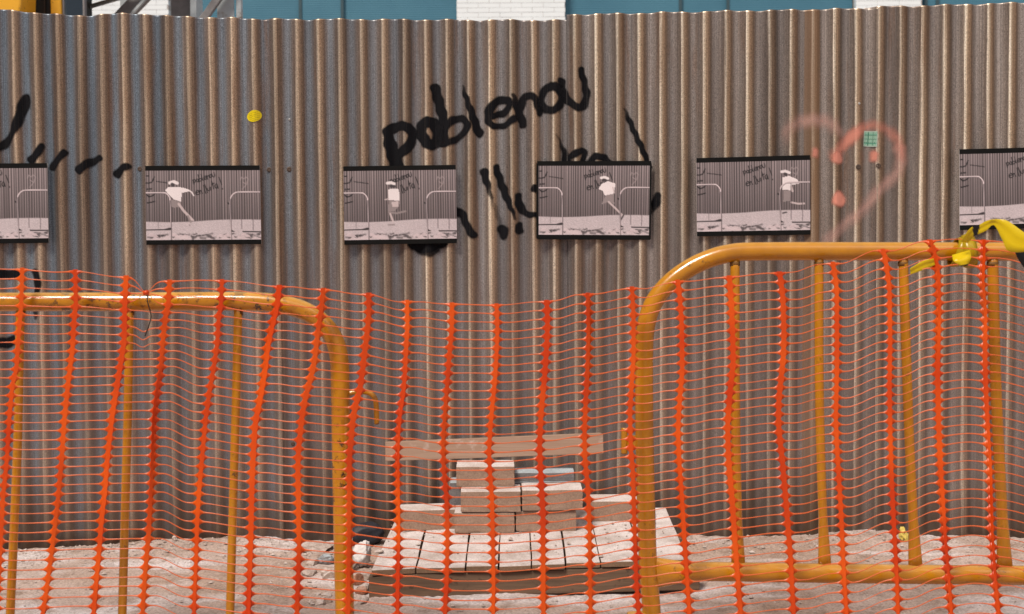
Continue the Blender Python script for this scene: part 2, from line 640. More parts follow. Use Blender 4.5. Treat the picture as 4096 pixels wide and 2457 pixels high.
def build_building():
    TOP = 9.0
    piers = [(at(1827, 50, YB).x, at(2261, 50, YB).x), (at(3424, 50, YB).x, at(3689, 50, YB).x), (at(236, 50, YB).x, at(674, 50, YB).x)]
    zlo, zhi = 4.02, 4.66
    for (x0, x1) in piers:
        mb = MB()
        mb.box(x0, x1, YB, YB + 0.5, 0, zlo)
        mb.box(x0, x1, YB, YB + 0.5, zhi + 0.004, TOP)
        pier = mb.build('pier', M_PLAINBRICK, bld)
        mb = MB()
        mb.box(x0 + 0.004, x1 - 0.004, YB + 0.006, YB + 0.496, zlo, zhi + 0.004)
        mb.build('mortar_core', M_MORTAR, pier)
        row = 0
        z = zlo
        while z < zhi - 0.05:
            x = x0 - (0.0 if row % 2 else 0.147)
            while x < x1 - 0.01:
                a0, a1 = max(x, x0), min(x + 0.2905, x1)
                if a1 - a0 > 0.03:
                    j = random.uniform(-0.0015, 0.0015)
                    m2 = MB()
                    m2.box(a0, a1, YB + j, YB + 0.1, z, z + 0.0605)
                    m2.build('brick', M_WBRICK, pier, bevel=0.002, bseg=1)
                x += 0.294
            z += 0.064
            row += 1
    # teal panels between the piers
    edges = [(-14.0, piers[2][0]), (piers[2][1], piers[0][0]), (piers[0][1], piers[1][0]), (piers[1][1], 14.0)]
    cuts = {1: [1194, 1363], 2: [2727, 2919], 3: [3718, 3763], 0: []}
    for i, (x0, x1) in enumerate(edges):
        cs = [x0 + 0.003] + [at(c, 40, YB).x for c in cuts[i]] + [x1 - 0.003]
        for k in range(len(cs) - 1):
            m2 = MB()
            yy = YB + 0.16 + 0.03 * ((k + i) % 2)
            m2.box(cs[k] + 0.006, cs[k + 1] - 0.006, yy, yy + 0.1, 0, TOP)
            m2.build('facade_panel', M_TEAL, bld)
        for c in cs[1:-1]:
            m2 = MB()
            m2.box(c - 0.02, c + 0.02, YB + 0.145, YB + 0.158, 0, TOP)
            m2.build('joint_strip', M_TEALDARK, bld)
    mb = MB()
    mb.box(-14, 14, YB + 0.5, YB + 8, 0, TOP - 0.1)
    mb.build('core_wall', M_TEALDARK, bld)
    mb = MB()
    mb.box(-14.3, 14.3, YB - 0.4, YB + 8.2, TOP + 0.002, TOP + 0.3)
    mb.build('roof', M_GREYSTEEL, bld)


build_building()


# ------------------------------------------------------------------ excavator and steel frame behind the fence
def X9(px, Y=9.0):
    return at(px, 40, Y).x


def build_excavator():
    Y = 9.0
    ex = thing('excavator', 'yellow excavator standing behind the left end of the iron fence', 'excavator', (X9(60), Y, 0))
    m = MB()
    m.box(X9(205), X9(249), Y - 0.02, Y + 0.06, 1.0, 3.0)
    p = m.build('cab_pillar', M_MACH, ex, bevel=0.012)
    m = MB()
    m.box(X9(108), X9(204), Y + 0.02, Y + 0.9, 1.0, 3.0)
    m.build('cab', M_RUBBER, ex, bevel=0.02)
    m = MB()
    m.box(X9(176), X9(182), Y - 0.005, Y + 0.018, 1.0, 3.0)
    m.build('door_seal', M_DARKMETAL, ex)
    m = MB()
    m.box(X9(255), X9(331), Y + 0.02, Y + 0.028, 1.1, 2.95)
    g = m.build('window', M_GLASS, ex)
    m = MB()
    m.box(X9(249) + 0.001, X9(256), Y + 0.0, Y + 0.05, 1.0, 3.0)
    m.box(X9(331), X9(338), Y + 0.0, Y + 0.05, 1.0, 3.0)
    m.build('window_frame', M_GREYSTEEL, ex)
    # boom with a rounded edge left of the cab
    m = MB()
    pr = [at(-160, 300, Y - 0.3), at(-160, -260, Y - 0.3), at(60, -300, Y - 0.3), at(86, -40, Y - 0.3), at(84, 20, Y - 0.3), at(78, 48, Y - 0.3), at(60, 120, Y - 0.3), at(40, 300, Y - 0.3)]
    k = len(pr)
    m.add([q for q in pr] + [q + Vector((0, 0.28, 0)) for q in pr],
          [tuple(range(k - 1, -1, -1)), tuple(range(k, 2 * k))] + [(i, (i + 1) % k, k + (i + 1) % k, k + i) for i in range(k)])
    m.build('boom', M_MACH, ex, bevel=0.015)
    m = MB()
    m.box(X9(-420), X9(340), Y - 0.1, Y + 1.8, 0.55, 0.995)
    m.build('body', M_MACH, ex, bevel=0.04)
    for dy in (-0.05, 1.35):
        m = MB()
        m.box(X9(-520), X9(360), Y + dy, Y + dy + 0.4, 0.0, 0.54)
        m.build('track', M_RUBBER, ex, bevel=0.12, bseg=4)
    m = MB()
    m.box(X9(100), X9(345), Y - 0.03, Y + 0.92, 3.003, 3.06)
    m.build('cab_roof', M_MACH, ex, bevel=0.015)


build_excavator()


def build_frame():
    Y = 10.0
    fr = thing('steel_frame', 'grey galvanised steel support frame with braces rising behind the fence', 'frame', (X9(700, Y), Y, 0))
    T = 4.2

    def post(a_, b_, mat, d0, d1, nm='post', z1=T):
        m = MB()
        m.box(X9(a_, Y), X9(b_, Y), Y + d0, Y + d1, 0, z1)
        return m.build(nm, mat, fr, bevel=0.004, bseg=1)
    post(338, 361, M_GALV, 0.0, 0.05)
    post(471, 500, M_GALV, 0.06, 0.12)
    post(676, 758, M_GREYSTEEL, 0.06, 0.2)
    post(760, 787, M_GALV, 0.0, 0.2)
    post(944, 965, M_GALV, 0.0, 0.06)
    m = MB()
    p, q = at(497, 62, Y - 0.06), at(557, 0, Y - 0.06)
    t = q - p
    m.beam(p - t * 6, q + t * 6, 0.098, 0.1)
    m.build('brace', M_GREYSTEEL, fr, bevel=0.006)
    m = MB()
    p, q = at(542, 40, Y - 0.12), at(577, 0, Y - 0.12)
    t = q - p
    m.beam(p - t * 9, q + t * 9, 0.018, 0.03)
    m.build('brace_flange', M_GALV, fr)
    m = MB()
    p, q = at(346, 31, Y - 0.15), at(462, -3, Y - 0.15)
    t = q - p
    m.tube([p - t * 0.03, q + t * 3], 0.017, 10)
    o = m.build('brace_tube', M_GALV, fr, True)
    m = MB()
    c = at(340, 30, Y - 0.16)
    m.box(c.x - 0.012, c.x + 0.03, c.y - 0.02, c.y + 0.05, c.z - 0.035, c.z + 0.03)
    m.build('clamp', M_RUBBER, fr, bevel=0.004)
    m = MB()
    p, q = at(822, 66, Y - 0.04), at(866, 4, Y - 0.04)
    t = q - p
    m.beam(p - t * 5, q + t * 5, 0.055, 0.05)
    m.build('brace', M_GREYSTEEL, fr, bevel=0.004)
    m = MB()
    z0, z1 = at(880, 120, Y).z, at(880, -40, Y).z
    m.box(X9(866, Y), X9(934, Y), Y + 0.02, Y + 0.035, z0, z1)
    m.build('gusset_plate', M_GALV, fr)
    m = MB()
    m.box(X9(320, Y), X9(980, Y), Y + 0.21, Y + 0.3, 3.3, 3.4)
    m.build('crossbeam', M_GREYSTEEL, fr)


build_frame()

# ------------------------------------------------------------------ corrugated fence
fence = thing('corrugated_fence', 'tall fence of weathered grey brown corrugated iron sheets across the whole view', 'fence', (0, 4.7, 0))
TOPS = [((-1500, 40), (-107, 42)), ((-107, 43), (1078, 77)), ((1078, 76), (2270, 81)), ((2270, 59), (3453, 34)), ((3453, 30), (4640, -8)), ((4640, -4), (5800, -40))]


def sheet(i, bolts):
    xa, xb = JX[i], JX[i + 1] + 0.045
    (pa, qa), (pb, qb) = TOPS[i]
    za, zb = wall(pa, qa).z, wall(pb, qb).z
    n = int((xb - xa) / PITCH_C * 14)
    rows = 26
    xs = [xa + (xb - xa) * k / n for k in range(n + 1)]
    v = []
    for r in range(rows + 1):
        for k, x in enumerate(xs):
            t = (x - xa) / (JX[i + 1] - xa)
            zt = za + (zb - za) * t + 0.002 * math.sin(x * 31 + i) + (0.006 * math.sin(x * 13.0) if i == 1 and x < -1.2 else 0)
            s = min(1.0, r / (rows - 1)) if r < rows - 1 else (0.9975 if r == rows - 1 else 1.0)
            z = -0.03 + (zt + 0.03) * s
            v.append((x, sheet_y(i, x, z), z))
    f = []
    w = n + 1
    for r in range(rows):
        for k in range(n):
            f.append((r * w + k, r * w + k + 1, (r + 1) * w + k + 1, (r + 1) * w + k))
    mb = MB()
    mb.v, mb.f = v, f
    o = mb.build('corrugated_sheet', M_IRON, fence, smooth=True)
    so = o.modifiers.new('thickness', 'SOLIDIFY')
    so.thickness = 0.0009
    so.offset = -1.0
    for (px, py, rad, mat) in bolts:
        p = wall(px, py)
        y = fence_y(p.x, p.z) - 0.0015
        m = MB()
        seg = 12
        ring = []
        for (rr, dy) in ((rad, 0.003), (rad, -0.001), (rad * 0.62, -0.0025), (rad * 0.55, -0.001)):
            ring.append([(p.x + rr * math.cos(2 * math.pi * k / seg), y + dy, p.z + rr * math.sin(2 * math.pi * k / seg)) for k in range(seg)])
        vv = [q for r_ in ring for q in r_]
        ff = [(a_ * seg + k, a_ * seg + (k + 1) % seg, (a_ + 1) * seg + (k + 1) % seg, (a_ + 1) * seg + k) for a_ in range(3) for k in range(seg)]
        ff.append(tuple(range(3 * seg, 4 * seg)))
        m.add(vv, ff)
        m.build('screw', mat, o)
    return o


RUSTBOLT = mottled('rusty_washer', (0.07, 0.05, 0.04), (0.12, 0.08, 0.06), 120, 0.7, 0.2, 0.1)
sheet(0, [])
sheet(1, [(560, 676, 0.009, RUSTBOLT), (1171, 1776, 0.008, RUSTBOLT)])
sheet(2, [(1077, 679, 0.009, RUSTBOLT), (1156, 677, 0.0095, RUSTBOLT), (1156, 478, 0.004, M_BRIGHT)])
sheet(3, [(3434, 416, 0.004, M_BRIGHT)])
sheet(4, [(3430, 669, 0.0095, RUSTBOLT), (3512, 664, 0.0095, RUSTBOLT)])
sheet(5, [])


# ------------------------------------------------------------------ graffiti, laid on the corrugation
def stroke_cover(PX, PY, pts, wd, soft, alpha):
    """cover of one spray stroke; pts [(x,y)], wd radius or list of radii, px"""
    pts = [(p[0], p[1]) for p in pts]
    if len(pts) == 1:
        pts = [pts[0], (pts[0][0] + 0.1, pts[0][1])]
    wl = wd if isinstance(wd, list) else [wd] * len(pts)
    al = alpha if isinstance(alpha, list) else [alpha] * len(pts)
    out = np.zeros_like(PX)
    for i in range(len(pts) - 1):
        ax, ay = pts[i]
        bx, by = pts[i + 1]
        dx, dy = bx - ax, by - ay
        L = dx * dx + dy * dy + 1e-9
        t = np.clip(((PX - ax) * dx + (PY - ay) * dy) / L, 0, 1)
        d = np.hypot(PX - ax - t * dx, PY - ay - t * dy)
        r = wl[min(i, len(wl) - 1)] * (1 - t) + wl[min(i + 1, len(wl) - 1)] * t
        a_ = al[min(i, len(al) - 1)] * (1 - t) + al[min(i + 1, len(al) - 1)] * t
        s = np.clip((r + soft - d) / (2 * soft), 0, 1)
        out = np.maximum(out, a_ * s * s * (3 - 2 * s))
    return out


def smooth2(pts, n=6):
    if len(pts) < 3:
        return list(pts)
    return [(p[0], p[1]) for p in spline([(x, y, 0) for x, y in pts], n)]


def interp_list(l, m):
    if not isinstance(l, list):
        return l
    return list(np.interp(np.linspace(0, 1, m), np.linspace(0, 1, len(l)), l))


def spray(parent, name, strokes, mat, lift=0.0014, step=3.4):
    ext = []
    done = []
    for s in strokes:
        pts, wd = s[0], s[1]
        soft = (s[2] * (0.65 if s[2] < 11 else 1.0)) if len(s) > 2 else 3.8
        al = s[3] if len(s) > 3 else 1.0
        sp = smooth2(pts)
        wd = interp_list(wd, len(sp))
        al = interp_list(al, len(sp))
        done.append((sp, wd, soft, al))
        mw = max(wd) if isinstance(wd, list) else wd
        for p in sp:
            ext.append((p[0] - mw - soft, p[1] - mw - soft))
            ext.append((p[0] + mw + soft, p[1] + mw + soft))
    ext = np.array(ext)
    xs = np.arange(ext[:, 0].min(), ext[:, 0].max() + step, step)
    ys = np.arange(ext[:, 1].min(), ext[:, 1].max() + step, step)
    PX, PY = np.meshgrid(xs, ys)
    WX = PX + 2.5 * np.sin(PY * 0.11 + PX * 0.07)
    WY = PY + 2.0 * np.sin(PX * 0.13)
    C = np.zeros_like(PX)
    for d in done:
        C = np.maximum(C, stroke_cover(WX, WY, *d))
    idx = -np.ones(PX.shape, int)
    v, cov, f = [], [], []
    on_ = C > 0.004

    def vid(j, i):
        if idx[j, i] < 0:
            p = wall(PX[j, i], PY[j, i])
            idx[j, i] = len(v)
            v.append((p.x, fence_y(p.x, p.z) - lift, p.z))
            cov.append(C[j, i])
        return idx[j, i]
    for j in range(len(ys) - 1):
        for i in range(len(xs) - 1):
            if on_[j, i] or on_[j + 1, i] or on_[j, i + 1] or on_[j + 1, i + 1]:
                f.append((vid(j, i), vid(j + 1, i), vid(j + 1, i + 1), vid(j, i + 1)))
    mb = MB()
    mb.v, mb.f = v, f
    o = mb.build(name, mat, parent, smooth=True)
    a_ = o.data.attributes.new('cover', 'FLOAT', 'POINT')
    a_.data.foreach_set('value', np.array(cov, dtype=np.float32))
    return o


def z6(pts):
    return [(1500 + x / 1.05, 240 + y / 1.05) for x, y in pts]


def build_graffiti():
    g = thing('graffiti', 'black spray painted words running from poblenou down behind the middle posters', 'graffiti', tuple(wall(1950, 560)))
    L = lambda strokes: spray(g, 'letter', [(z6(s[0]),) + tuple(s[1:]) for s in strokes], M_BLACKSPRAY)
    L([([(52, 300), (66, 360), (92, 445)], [18, 25, 28]), ([(56, 300), (95, 280), (138, 284), (158, 315), (140, 365), (95, 400)], 19)])
    L([([(196, 315), (200, 275), (235, 262), (262, 292), (258, 345), (222, 352), (196, 315)], 22)])
    L([([(252, 118), (272, 190), (290, 270), (288, 330)], [19, 20, 20, 19]), ([(286, 300), (330, 252), (372, 250), (388, 275), (368, 312), (318, 345), (278, 352)], 14)])
    L([([(368, 110), (380, 150), (412, 240), (436, 306)], [4, 10, 15, 18], 5, [0.5, 1, 1, 1])])
    L([([(488, 238), (540, 222), (566, 188), (545, 166), (505, 180), (478, 220), (480, 262), (508, 280), (548, 272), (584, 246)], [13, 13, 14, 15, 16, 17, 15, 11, 12, 14])])
    L([([(582, 150), (600, 205), (622, 272)], [9, 17, 16], 5, [0.7, 1, 1]), ([(608, 215), (625, 160), (655, 150), (677, 175), (692, 222)], 14)])
    L([([(752, 108), (712, 128), (698, 175), (716, 208), (758, 206), (783, 172), (775, 128), (745, 108)], 15)])
    L([([(783, 92), (790, 140), (826, 186), (868, 198), (888, 150), (878, 90), (864, 44)], [16, 17, 14, 16, 15, 13, 13])])
    L([([(338, 636), (366, 650), (388, 700), (412, 735)], [18, 17, 14, 16], 7)])
    L([([(458, 472), (474, 530), (494, 596)], [17, 12, 5], 6, [1, 1, 0.4]), ([(494, 596), (528, 690)], 9, 9, [0.25, 0.3]), ([(536, 712), (540, 735)], [20, 18], 9)])
    L([([(508, 452), (540, 545), (572, 625), (590, 665)], [13, 16, 9, 6], 6, [1, 1, 1, 0.6]), ([(604, 698), (608, 716)], 16, 6)])
    L([([(600, 572), (612, 622), (645, 648), (690, 652)], [14, 17, 12, 9])])
    L([([(668, 540), (674, 542)], 15, 5)])
    L([([(762, 315), (780, 350), (800, 400), (804, 430)], [3, 6, 14, 16], 6, [0.3, 0.6, 1, 1]), ([(808, 418), (850, 388), (880, 388), (872, 430)], [8, 14, 11, 12])])
    L([([(900, 428), (925, 408), (960, 410), (985, 428)], [9, 14, 13, 9])])
    L([([(1048, 205), (1066, 250), (1096, 320), (1136, 408), (1150, 450)], [4, 10, 11, 12, 12], 5, [0.5, 1, 1, 1, 1]), ([(1186, 572), (1176, 605), (1160, 640)], [15, 16, 8], 7, [1, 1, 0.5])])
    L([([(165, 775), (215, 790), (290, 768)], [24, 24, 18], 9), ([(185, 800), (225, 815), (262, 800)], 12, 10, 0.8)])

    g = thing('graffiti', 'black spray painted hook and row of dashes at the left edge of the fence', 'graffiti', tuple(wall(200, 560)))
    S = lambda st: spray(g, 'letter', st, M_BLACKSPRAY)
    S([([(104, 398), (88, 455), (58, 525), (10, 585), (-60, 612)], [20, 20, 16, 15, 14], 7)])
    for pts in ([(172, 585), (152, 615), (126, 642)], [(262, 612), (235, 640), (212, 668)], [(400, 634), (355, 655), (320, 680)], [(516, 664), (490, 675), (470, 695)]):
        S([(pts, [12, 15, 17], 6)])
    g = thing('graffiti', 'black spray painted scrawl low on the fence behind the left barrier', 'graffiti', tuple(wall(80, 1200)))
    S = lambda st: spray(g, 'letter', st, M_BLACKSPRAY)
    S([([(-80, 1095), (20, 1098), (72, 1096)], 18, 7)])
    S([([(140, 1088), (152, 1120), (150, 1175), (140, 1270)], [14, 16, 15, 8], 8, [0.9, 1, 1, 0.6])])
    S([([(-40, 1365), (20, 1372), (50, 1362)], 20, 8)])

    h = thing('graffiti', 'faded red and pink spray painted heart with dots on the right of the fence', 'graffiti', tuple(wall(3400, 700)))
    spray(h, 'heart_outline', [
        ([(3146, 560), (3150, 520), (3196, 490), (3258, 482), (3312, 490), (3356, 530)], [12, 17, 20, 22, 20, 15], 24, [0.2, 0.36, 0.44, 0.5, 0.44, 0.4]),
        ([(3598, 600), (3606, 640), (3585, 695), (3519, 760), (3473, 815), (3428, 860), (3380, 895), (3329, 945), (3300, 975)], [20, 19, 18, 18, 17, 18, 16, 18, 14], 20, [0.5, 0.5, 0.5, 0.5, 0.55, 0.5, 0.42, 0.45, 0.3])], M_PINKSPRAY, 0.0012)
    spray(h, 'heart_outline', [
        ([(3330, 620), (3360, 596), (3395, 560), (3428, 530), (3460, 508), (3502, 503), (3560, 528), (3595, 575), (3604, 625)], [13, 17, 20, 21, 16, 15, 16, 16, 15], 19, [0.5, 0.66, 0.70, 0.78, 0.50, 0.40, 0.40, 0.38, 0.34])], M_REDSPRAY, 0.0017)
    for (x, y, r_, a_) in ((3347, 632, 19, 0.8), (3258, 612, 13, 0.7), (3495, 626, 16, 0.75), (3353, 796, 25, 0.97)):
        spray(h, 'dot', [([(x, y - 4), (x, y + 6)], r_, 11, a_)], M_REDSPRAY, 0.0022)


build_graffiti()


# ------------------------------------------------------------------ posters
def canvas(w, h):
    return np.zeros((h, w, 3))


WORDS = [[(60, 300), (92, 445)], [(56, 300), (95, 280), (138, 284), (158, 315), (140, 365), (95, 400)], [(196, 315), (200, 275), (235, 262), (262, 292), (258, 345), (222, 352), (196, 315)],
         [(252, 118), (272, 190), (288, 330)], [(286, 300), (330, 252), (372, 250), (388, 275), (368, 312), (318, 345), (278, 352)], [(368, 110), (412, 240), (436, 306)],
         [(488, 238), (540, 222), (566, 188), (545, 166), (505, 180), (478, 220), (480, 262), (508, 280), (548, 272), (584, 246)], [(582, 150), (600, 205), (622, 272)],
         [(608, 215), (625, 160), (655, 150), (677, 175), (692, 222)], [(752, 108), (712, 128), (698, 175), (716, 208), (758, 206), (783, 172), (775, 128), (745, 108)],
         [(783, 92), (790, 140), (826, 186), (868, 198), (888, 150), (878, 90), (864, 44)], [(180, 710), (260, 690), (250, 640), (190, 650), (160, 720), (190, 780), (290, 760)],
         [(300, 650), (322, 740)], [(315, 690), (345, 640), (388, 700), (412, 735)], [(458, 472), (494, 596), (540, 735)], [(508, 452), (572, 625), (606, 716)],
         [(600, 572), (612, 622), (645, 648), (690, 640), (680, 560)], [(720, 530), (738, 630)], [(770, 330), (804, 430), (840, 590)], [(770, 440), (870, 400)],
         [(940, 420), (890, 490), (930, 570), (985, 520), (970, 430), (1010, 570)], [(1048, 205), (1096, 320), (1150, 450)], [(1180, 575), (1176, 605)]]


def poster_picture(man):
    W, H = 184, 112
    UX, VY = np.meshgrid((np.arange(W) + 0.5) / W * 1890, (np.arange(H) + 0.5) / H * 1160)
    r = np.random.default_rng(3)
    img = np.zeros((H, W, 3))
    base = np.array([0.285, 0.235, 0.245])
    ph = UX / 1890 * 46
    st = 0.62 + 0.42 * np.cos(2 * np.pi * ph + 0.5 * np.sin(ph * 1.7)) + 0.16 * r.normal(size=(1, W))
    st = st * (1.2 - 0.5 * VY / 850)
    img[:] = base * np.clip(st, 0.3, 1.4)[..., None]

    def draw(pts, rad, col, soft=5.0, a_=1.0):
        c = stroke_cover(UX, VY, pts, rad, soft, a_)[..., None]
        img[:] = img * (1 - c) + np.array(col) * c

    def poly(pts, col, a_=1.0):
        inside = np.zeros(UX.shape, bool)
        k = len(pts)
        for i in range(k):
            x1, y1 = pts[i]
            x2, y2 = pts[(i + 1) % k]
            cond = ((y1 > VY) != (y2 > VY))
            xi = (x2 - x1) * (VY - y1) / ((y2 - y1) if y2 != y1 else 1e-9) + x1
            inside ^= cond & (UX < xi)
        c = (inside * a_)[..., None]
        img[:] = img * (1 - c) + np.array(col) * c
    # ground and rubble
    gl = 850 + 10 * np.sin(UX / 260) - 30 * np.clip((UX - 800) / 900, 0, 1)
    g = np.clip((VY - gl) / 12 + 0.5, 0, 1)[..., None]
    sand = np.array([0.60, 0.52, 0.55]) * (0.92 + 0.08 * r.normal(size=(H, W)))[..., None]
    img[:] = img * (1 - g) + sand * g
    K = (0.012, 0.012, 0.014)
    # writing on the printed wall
    for s in ([(10, 210), (60, 212), (110, 195), (150, 110)], [(20, 95), (60, 90)], [(30, 320), (36, 305)], [(60, 315), (75, 305)], [(90, 310), (105, 302)],
              [(20, 400), (60, 440), (120, 420), (160, 380)], [(30, 540), (90, 530), (150, 515)]):
        draw(s, 10, K, 6, 0.95)
    Q = lambda pts: [(780 + 0.43 * (x - 50), 40 + 0.50 * (y - 45)) for x, y in smooth2(pts, 5)]
    for s in WORDS:
        draw(Q(s), 7.5, K, 6, 0.97)
    for i in range(9):
        draw([(180 + i * 28, 180 + i * 4), (190 + i * 28, 188 + i * 4)], 8, K, 5, 0.9)
    for s in ([(1560, 170), (1580, 120), (1620, 150), (1650, 115), (1690, 150), (1660, 240), (1590, 320)], [(1600, 200), (1640, 230)]):
        draw(s, 7, (0.42, 0.35, 0.36), 8, 0.6)
    for i in range(70):
        x, y = r.uniform(20, 1880), r.uniform(1060, 1150)
        draw([(x, y), (x + r.uniform(20, 90), y + r.uniform(-25, 25))], r.uniform(7, 19), (0.06, 0.05, 0.054), 8, r.uniform(0.3, 0.9))
    for i in range(16):
        x, y = r.uniform(20, 1880), r.uniform(1075, 1160)
        poly([(x, y), (x + 60, y - 50), (x + 150, y - 20), (x + 190, y + 30)], (0.66, 0.55, 0.58), 0.8)
    # the runner
    WH, SK, SH = (0.86, 0.78, 0.80), (0.60, 0.50, 0.51), (0.30, 0.25, 0.255)
    if man is not None:
        for kind, data, col, rad in man:
            if kind == 'p':
                poly(data, dict(w=WH, s=SK, d=SH, k=(0.06, 0.05, 0.055))[col], 0.95)
            else:
                draw(data, rad, dict(w=WH, s=SK, d=SH, k=(0.06, 0.05, 0.055))[col], 6, 0.92)
    # barriers in front
    LT, MD, DK = (0.74, 0.63, 0.66), (0.13, 0.105, 0.115), (0.05, 0.042, 0.046)
    arc = smooth2([(0, 375), (290, 375), (350, 395), (395, 450), (405, 520), (412, 800), (414, 1160)], 5)
    draw(arc, 12, MD, 5)
    draw([(x - 2, y - 5) for x, y in arc if y < 500], 8, LT, 4)
    draw([(x - 5, y) for x, y in arc if y > 450], 4, LT, 4, 0.8)
    draw([(205, 400), (205, 960)], 5, MD, 4, 0.8)
    draw([(0, 988), (300, 984), (395, 970)], [10, 10, 22], DK, 5)
    arc = smooth2([(1890, 372), (1560, 370), (1470, 385), (1405, 450), (1390, 540), (1393, 800), (1398, 1160)], 5)
    draw(arc, 12, MD, 5)
    draw([(x - 2, y - 5) for x, y in arc if y < 480], 8, LT, 4)
    draw([(x - 5, y) for x, y in arc if y > 450], 4, LT, 4, 0.8)
    draw([(1570, 390), (1572, 980)], 6, MD, 4, 0.85)
    draw([(1755, 390), (1758, 1000)], 6, MD, 4, 0.85)
    draw([(1590, 1022), (1890, 1030)], 11, DK, 5)
    poly([(1400, 990), (1480, 1030), (1400, 1025)], DK)
    draw([(1355, 550), (1365, 560)], 14, DK, 5)
    return img


MAN2 = [('l', [(400, 210), (470, 190), (525, 215)], 'w', 26), ('l', [(440, 232), (460, 250)], 'k', 26),
        ('p', [(320, 330), (380, 275), (540, 278), (620, 290), (715, 320), (720, 352), (600, 375), (580, 520), (460, 480), (400, 420)], 'w', 0),
        ('l', [(715, 335), (760, 365), (790, 420)], 'w', 10),
        ('p', [(420, 480), (575, 520), (580, 600), (470, 620), (415, 600)], 'd', 0), ('l', [(545, 560), (620, 670), (755, 815)], 's', 20),
        ('l', [(740, 820), (780, 830)], 's', 12), ('l', [(690, 760), (735, 860)], 'd', 16), ('l', [(715, 905), (720, 920)], 'd', 10)]


def rel(pts, x0, y0, sx, sy):
    return [((x - x0) * sx, (y - y0) * sy) for x, y in pts]


def R3(*pts):
    return rel(pts, 850, 165, 1890 / 1090, 1160 / 670)


def R4(*pts):
    return rel(pts, 250, 115, 1890 / 1090, 1160 / 680)


def R5(*pts):
    return [((3072 + x / 2.416 - 2785) / 455 * 1890, (614 + y / 2.416 - 650) / 275 * 1160) for x, y in pts]


MAN3 = [('l', R3((1275, 290), (1310, 285), (1340, 297)), 'w', 24), ('l', R3((1310, 318), (1340, 322)), 'k', 24),
        ('p', R3((1285, 350), (1320, 342), (1385, 348), (1390, 460), (1280, 450)), 'w', 0), ('l', R3((1285, 440), (1250, 448)), 's', 10),
        ('p', R3((1290, 452), (1388, 460), (1385, 510), (1340, 560), (1280, 560), (1285, 500)), 'd', 0), ('p', R3((1310, 470), (1380, 465), (1375, 520), (1320, 520)), 's', 0),
        ('l', R3((1290, 570), (1360, 580), (1445, 562)), 'd', 16), ('l', R3((1298, 585), (1325, 660)), 's', 16), ('l', R3((1280, 692), (1335, 690)), 'd', 13)]
MAN4 = [('l', R4((865, 236), (900, 230), (930, 242)), 'w', 22), ('l', R4((885, 255), (905, 258)), 'k', 20),
        ('p', R4((870, 295), (930, 268), (1000, 290), (1000, 325), (985, 395), (905, 410), (880, 360), (838, 345)), 'w', 0), ('l', R4((980, 330), (992, 380)), 's', 12),
        ('p', R4((910, 405), (985, 390), (995, 490), (940, 470), (870, 492)), 'd', 0), ('l', R4((940, 470), (1020, 545), (1080, 605)), 's', 15), ('l', R4((1085, 600), (1062, 640)), 'k', 14)]
MAN5 = [('l', R5((130, 195), (165, 190), (205, 205)), 'w', 22), ('l', R5((160, 215), (172, 222)), 'k', 22),
        ('p', R5((140, 250), (200, 235), (280, 270), (300, 310), (230, 320), (215, 370), (140, 365)), 'w', 0), ('l', R5((220, 340), (235, 380)), 's', 16),
        ('p', R5((150, 370), (215, 372), (210, 470), (145, 480)), 'd', 0), ('l', R5((220, 485), (290, 500), (345, 498)), 's', 14), ('l', R5((140, 585), (175, 578)), 'k', 13)]

POSTERS = [
    ([(-272, 656), (188, 653), (195, 972), (-265, 978)], None, 'photo poster with black bands cut off by the left edge of the view'),
    ([(581, 664), (1039, 662), (1045, 977), (586, 980)], MAN2, 'photo poster of a person in white shirt leaping with one arm stretched out'),
    ([(1373, 666), (1823, 660), (1828, 973), (1378, 980)], MAN3, 'photo poster of an upright runner mid frame, stuck right under the word poblenou'),
    ([(2149, 645), (2605, 644), (2601, 960), (2149, 958)], MAN4, 'photo poster with black border on all four sides over the second line of graffiti'),
    ([(2785, 633), (3240, 621), (3241, 939), (2788, 946)], MAN5, 'photo poster of a runner behind the right barrier, pasted left of the pink heart'),
    ([(3837, 598), (4292, 586), (4296, 909), (3839, 921)], None, 'photo poster above the yellow tape, cut off by the right edge of the view'),
]


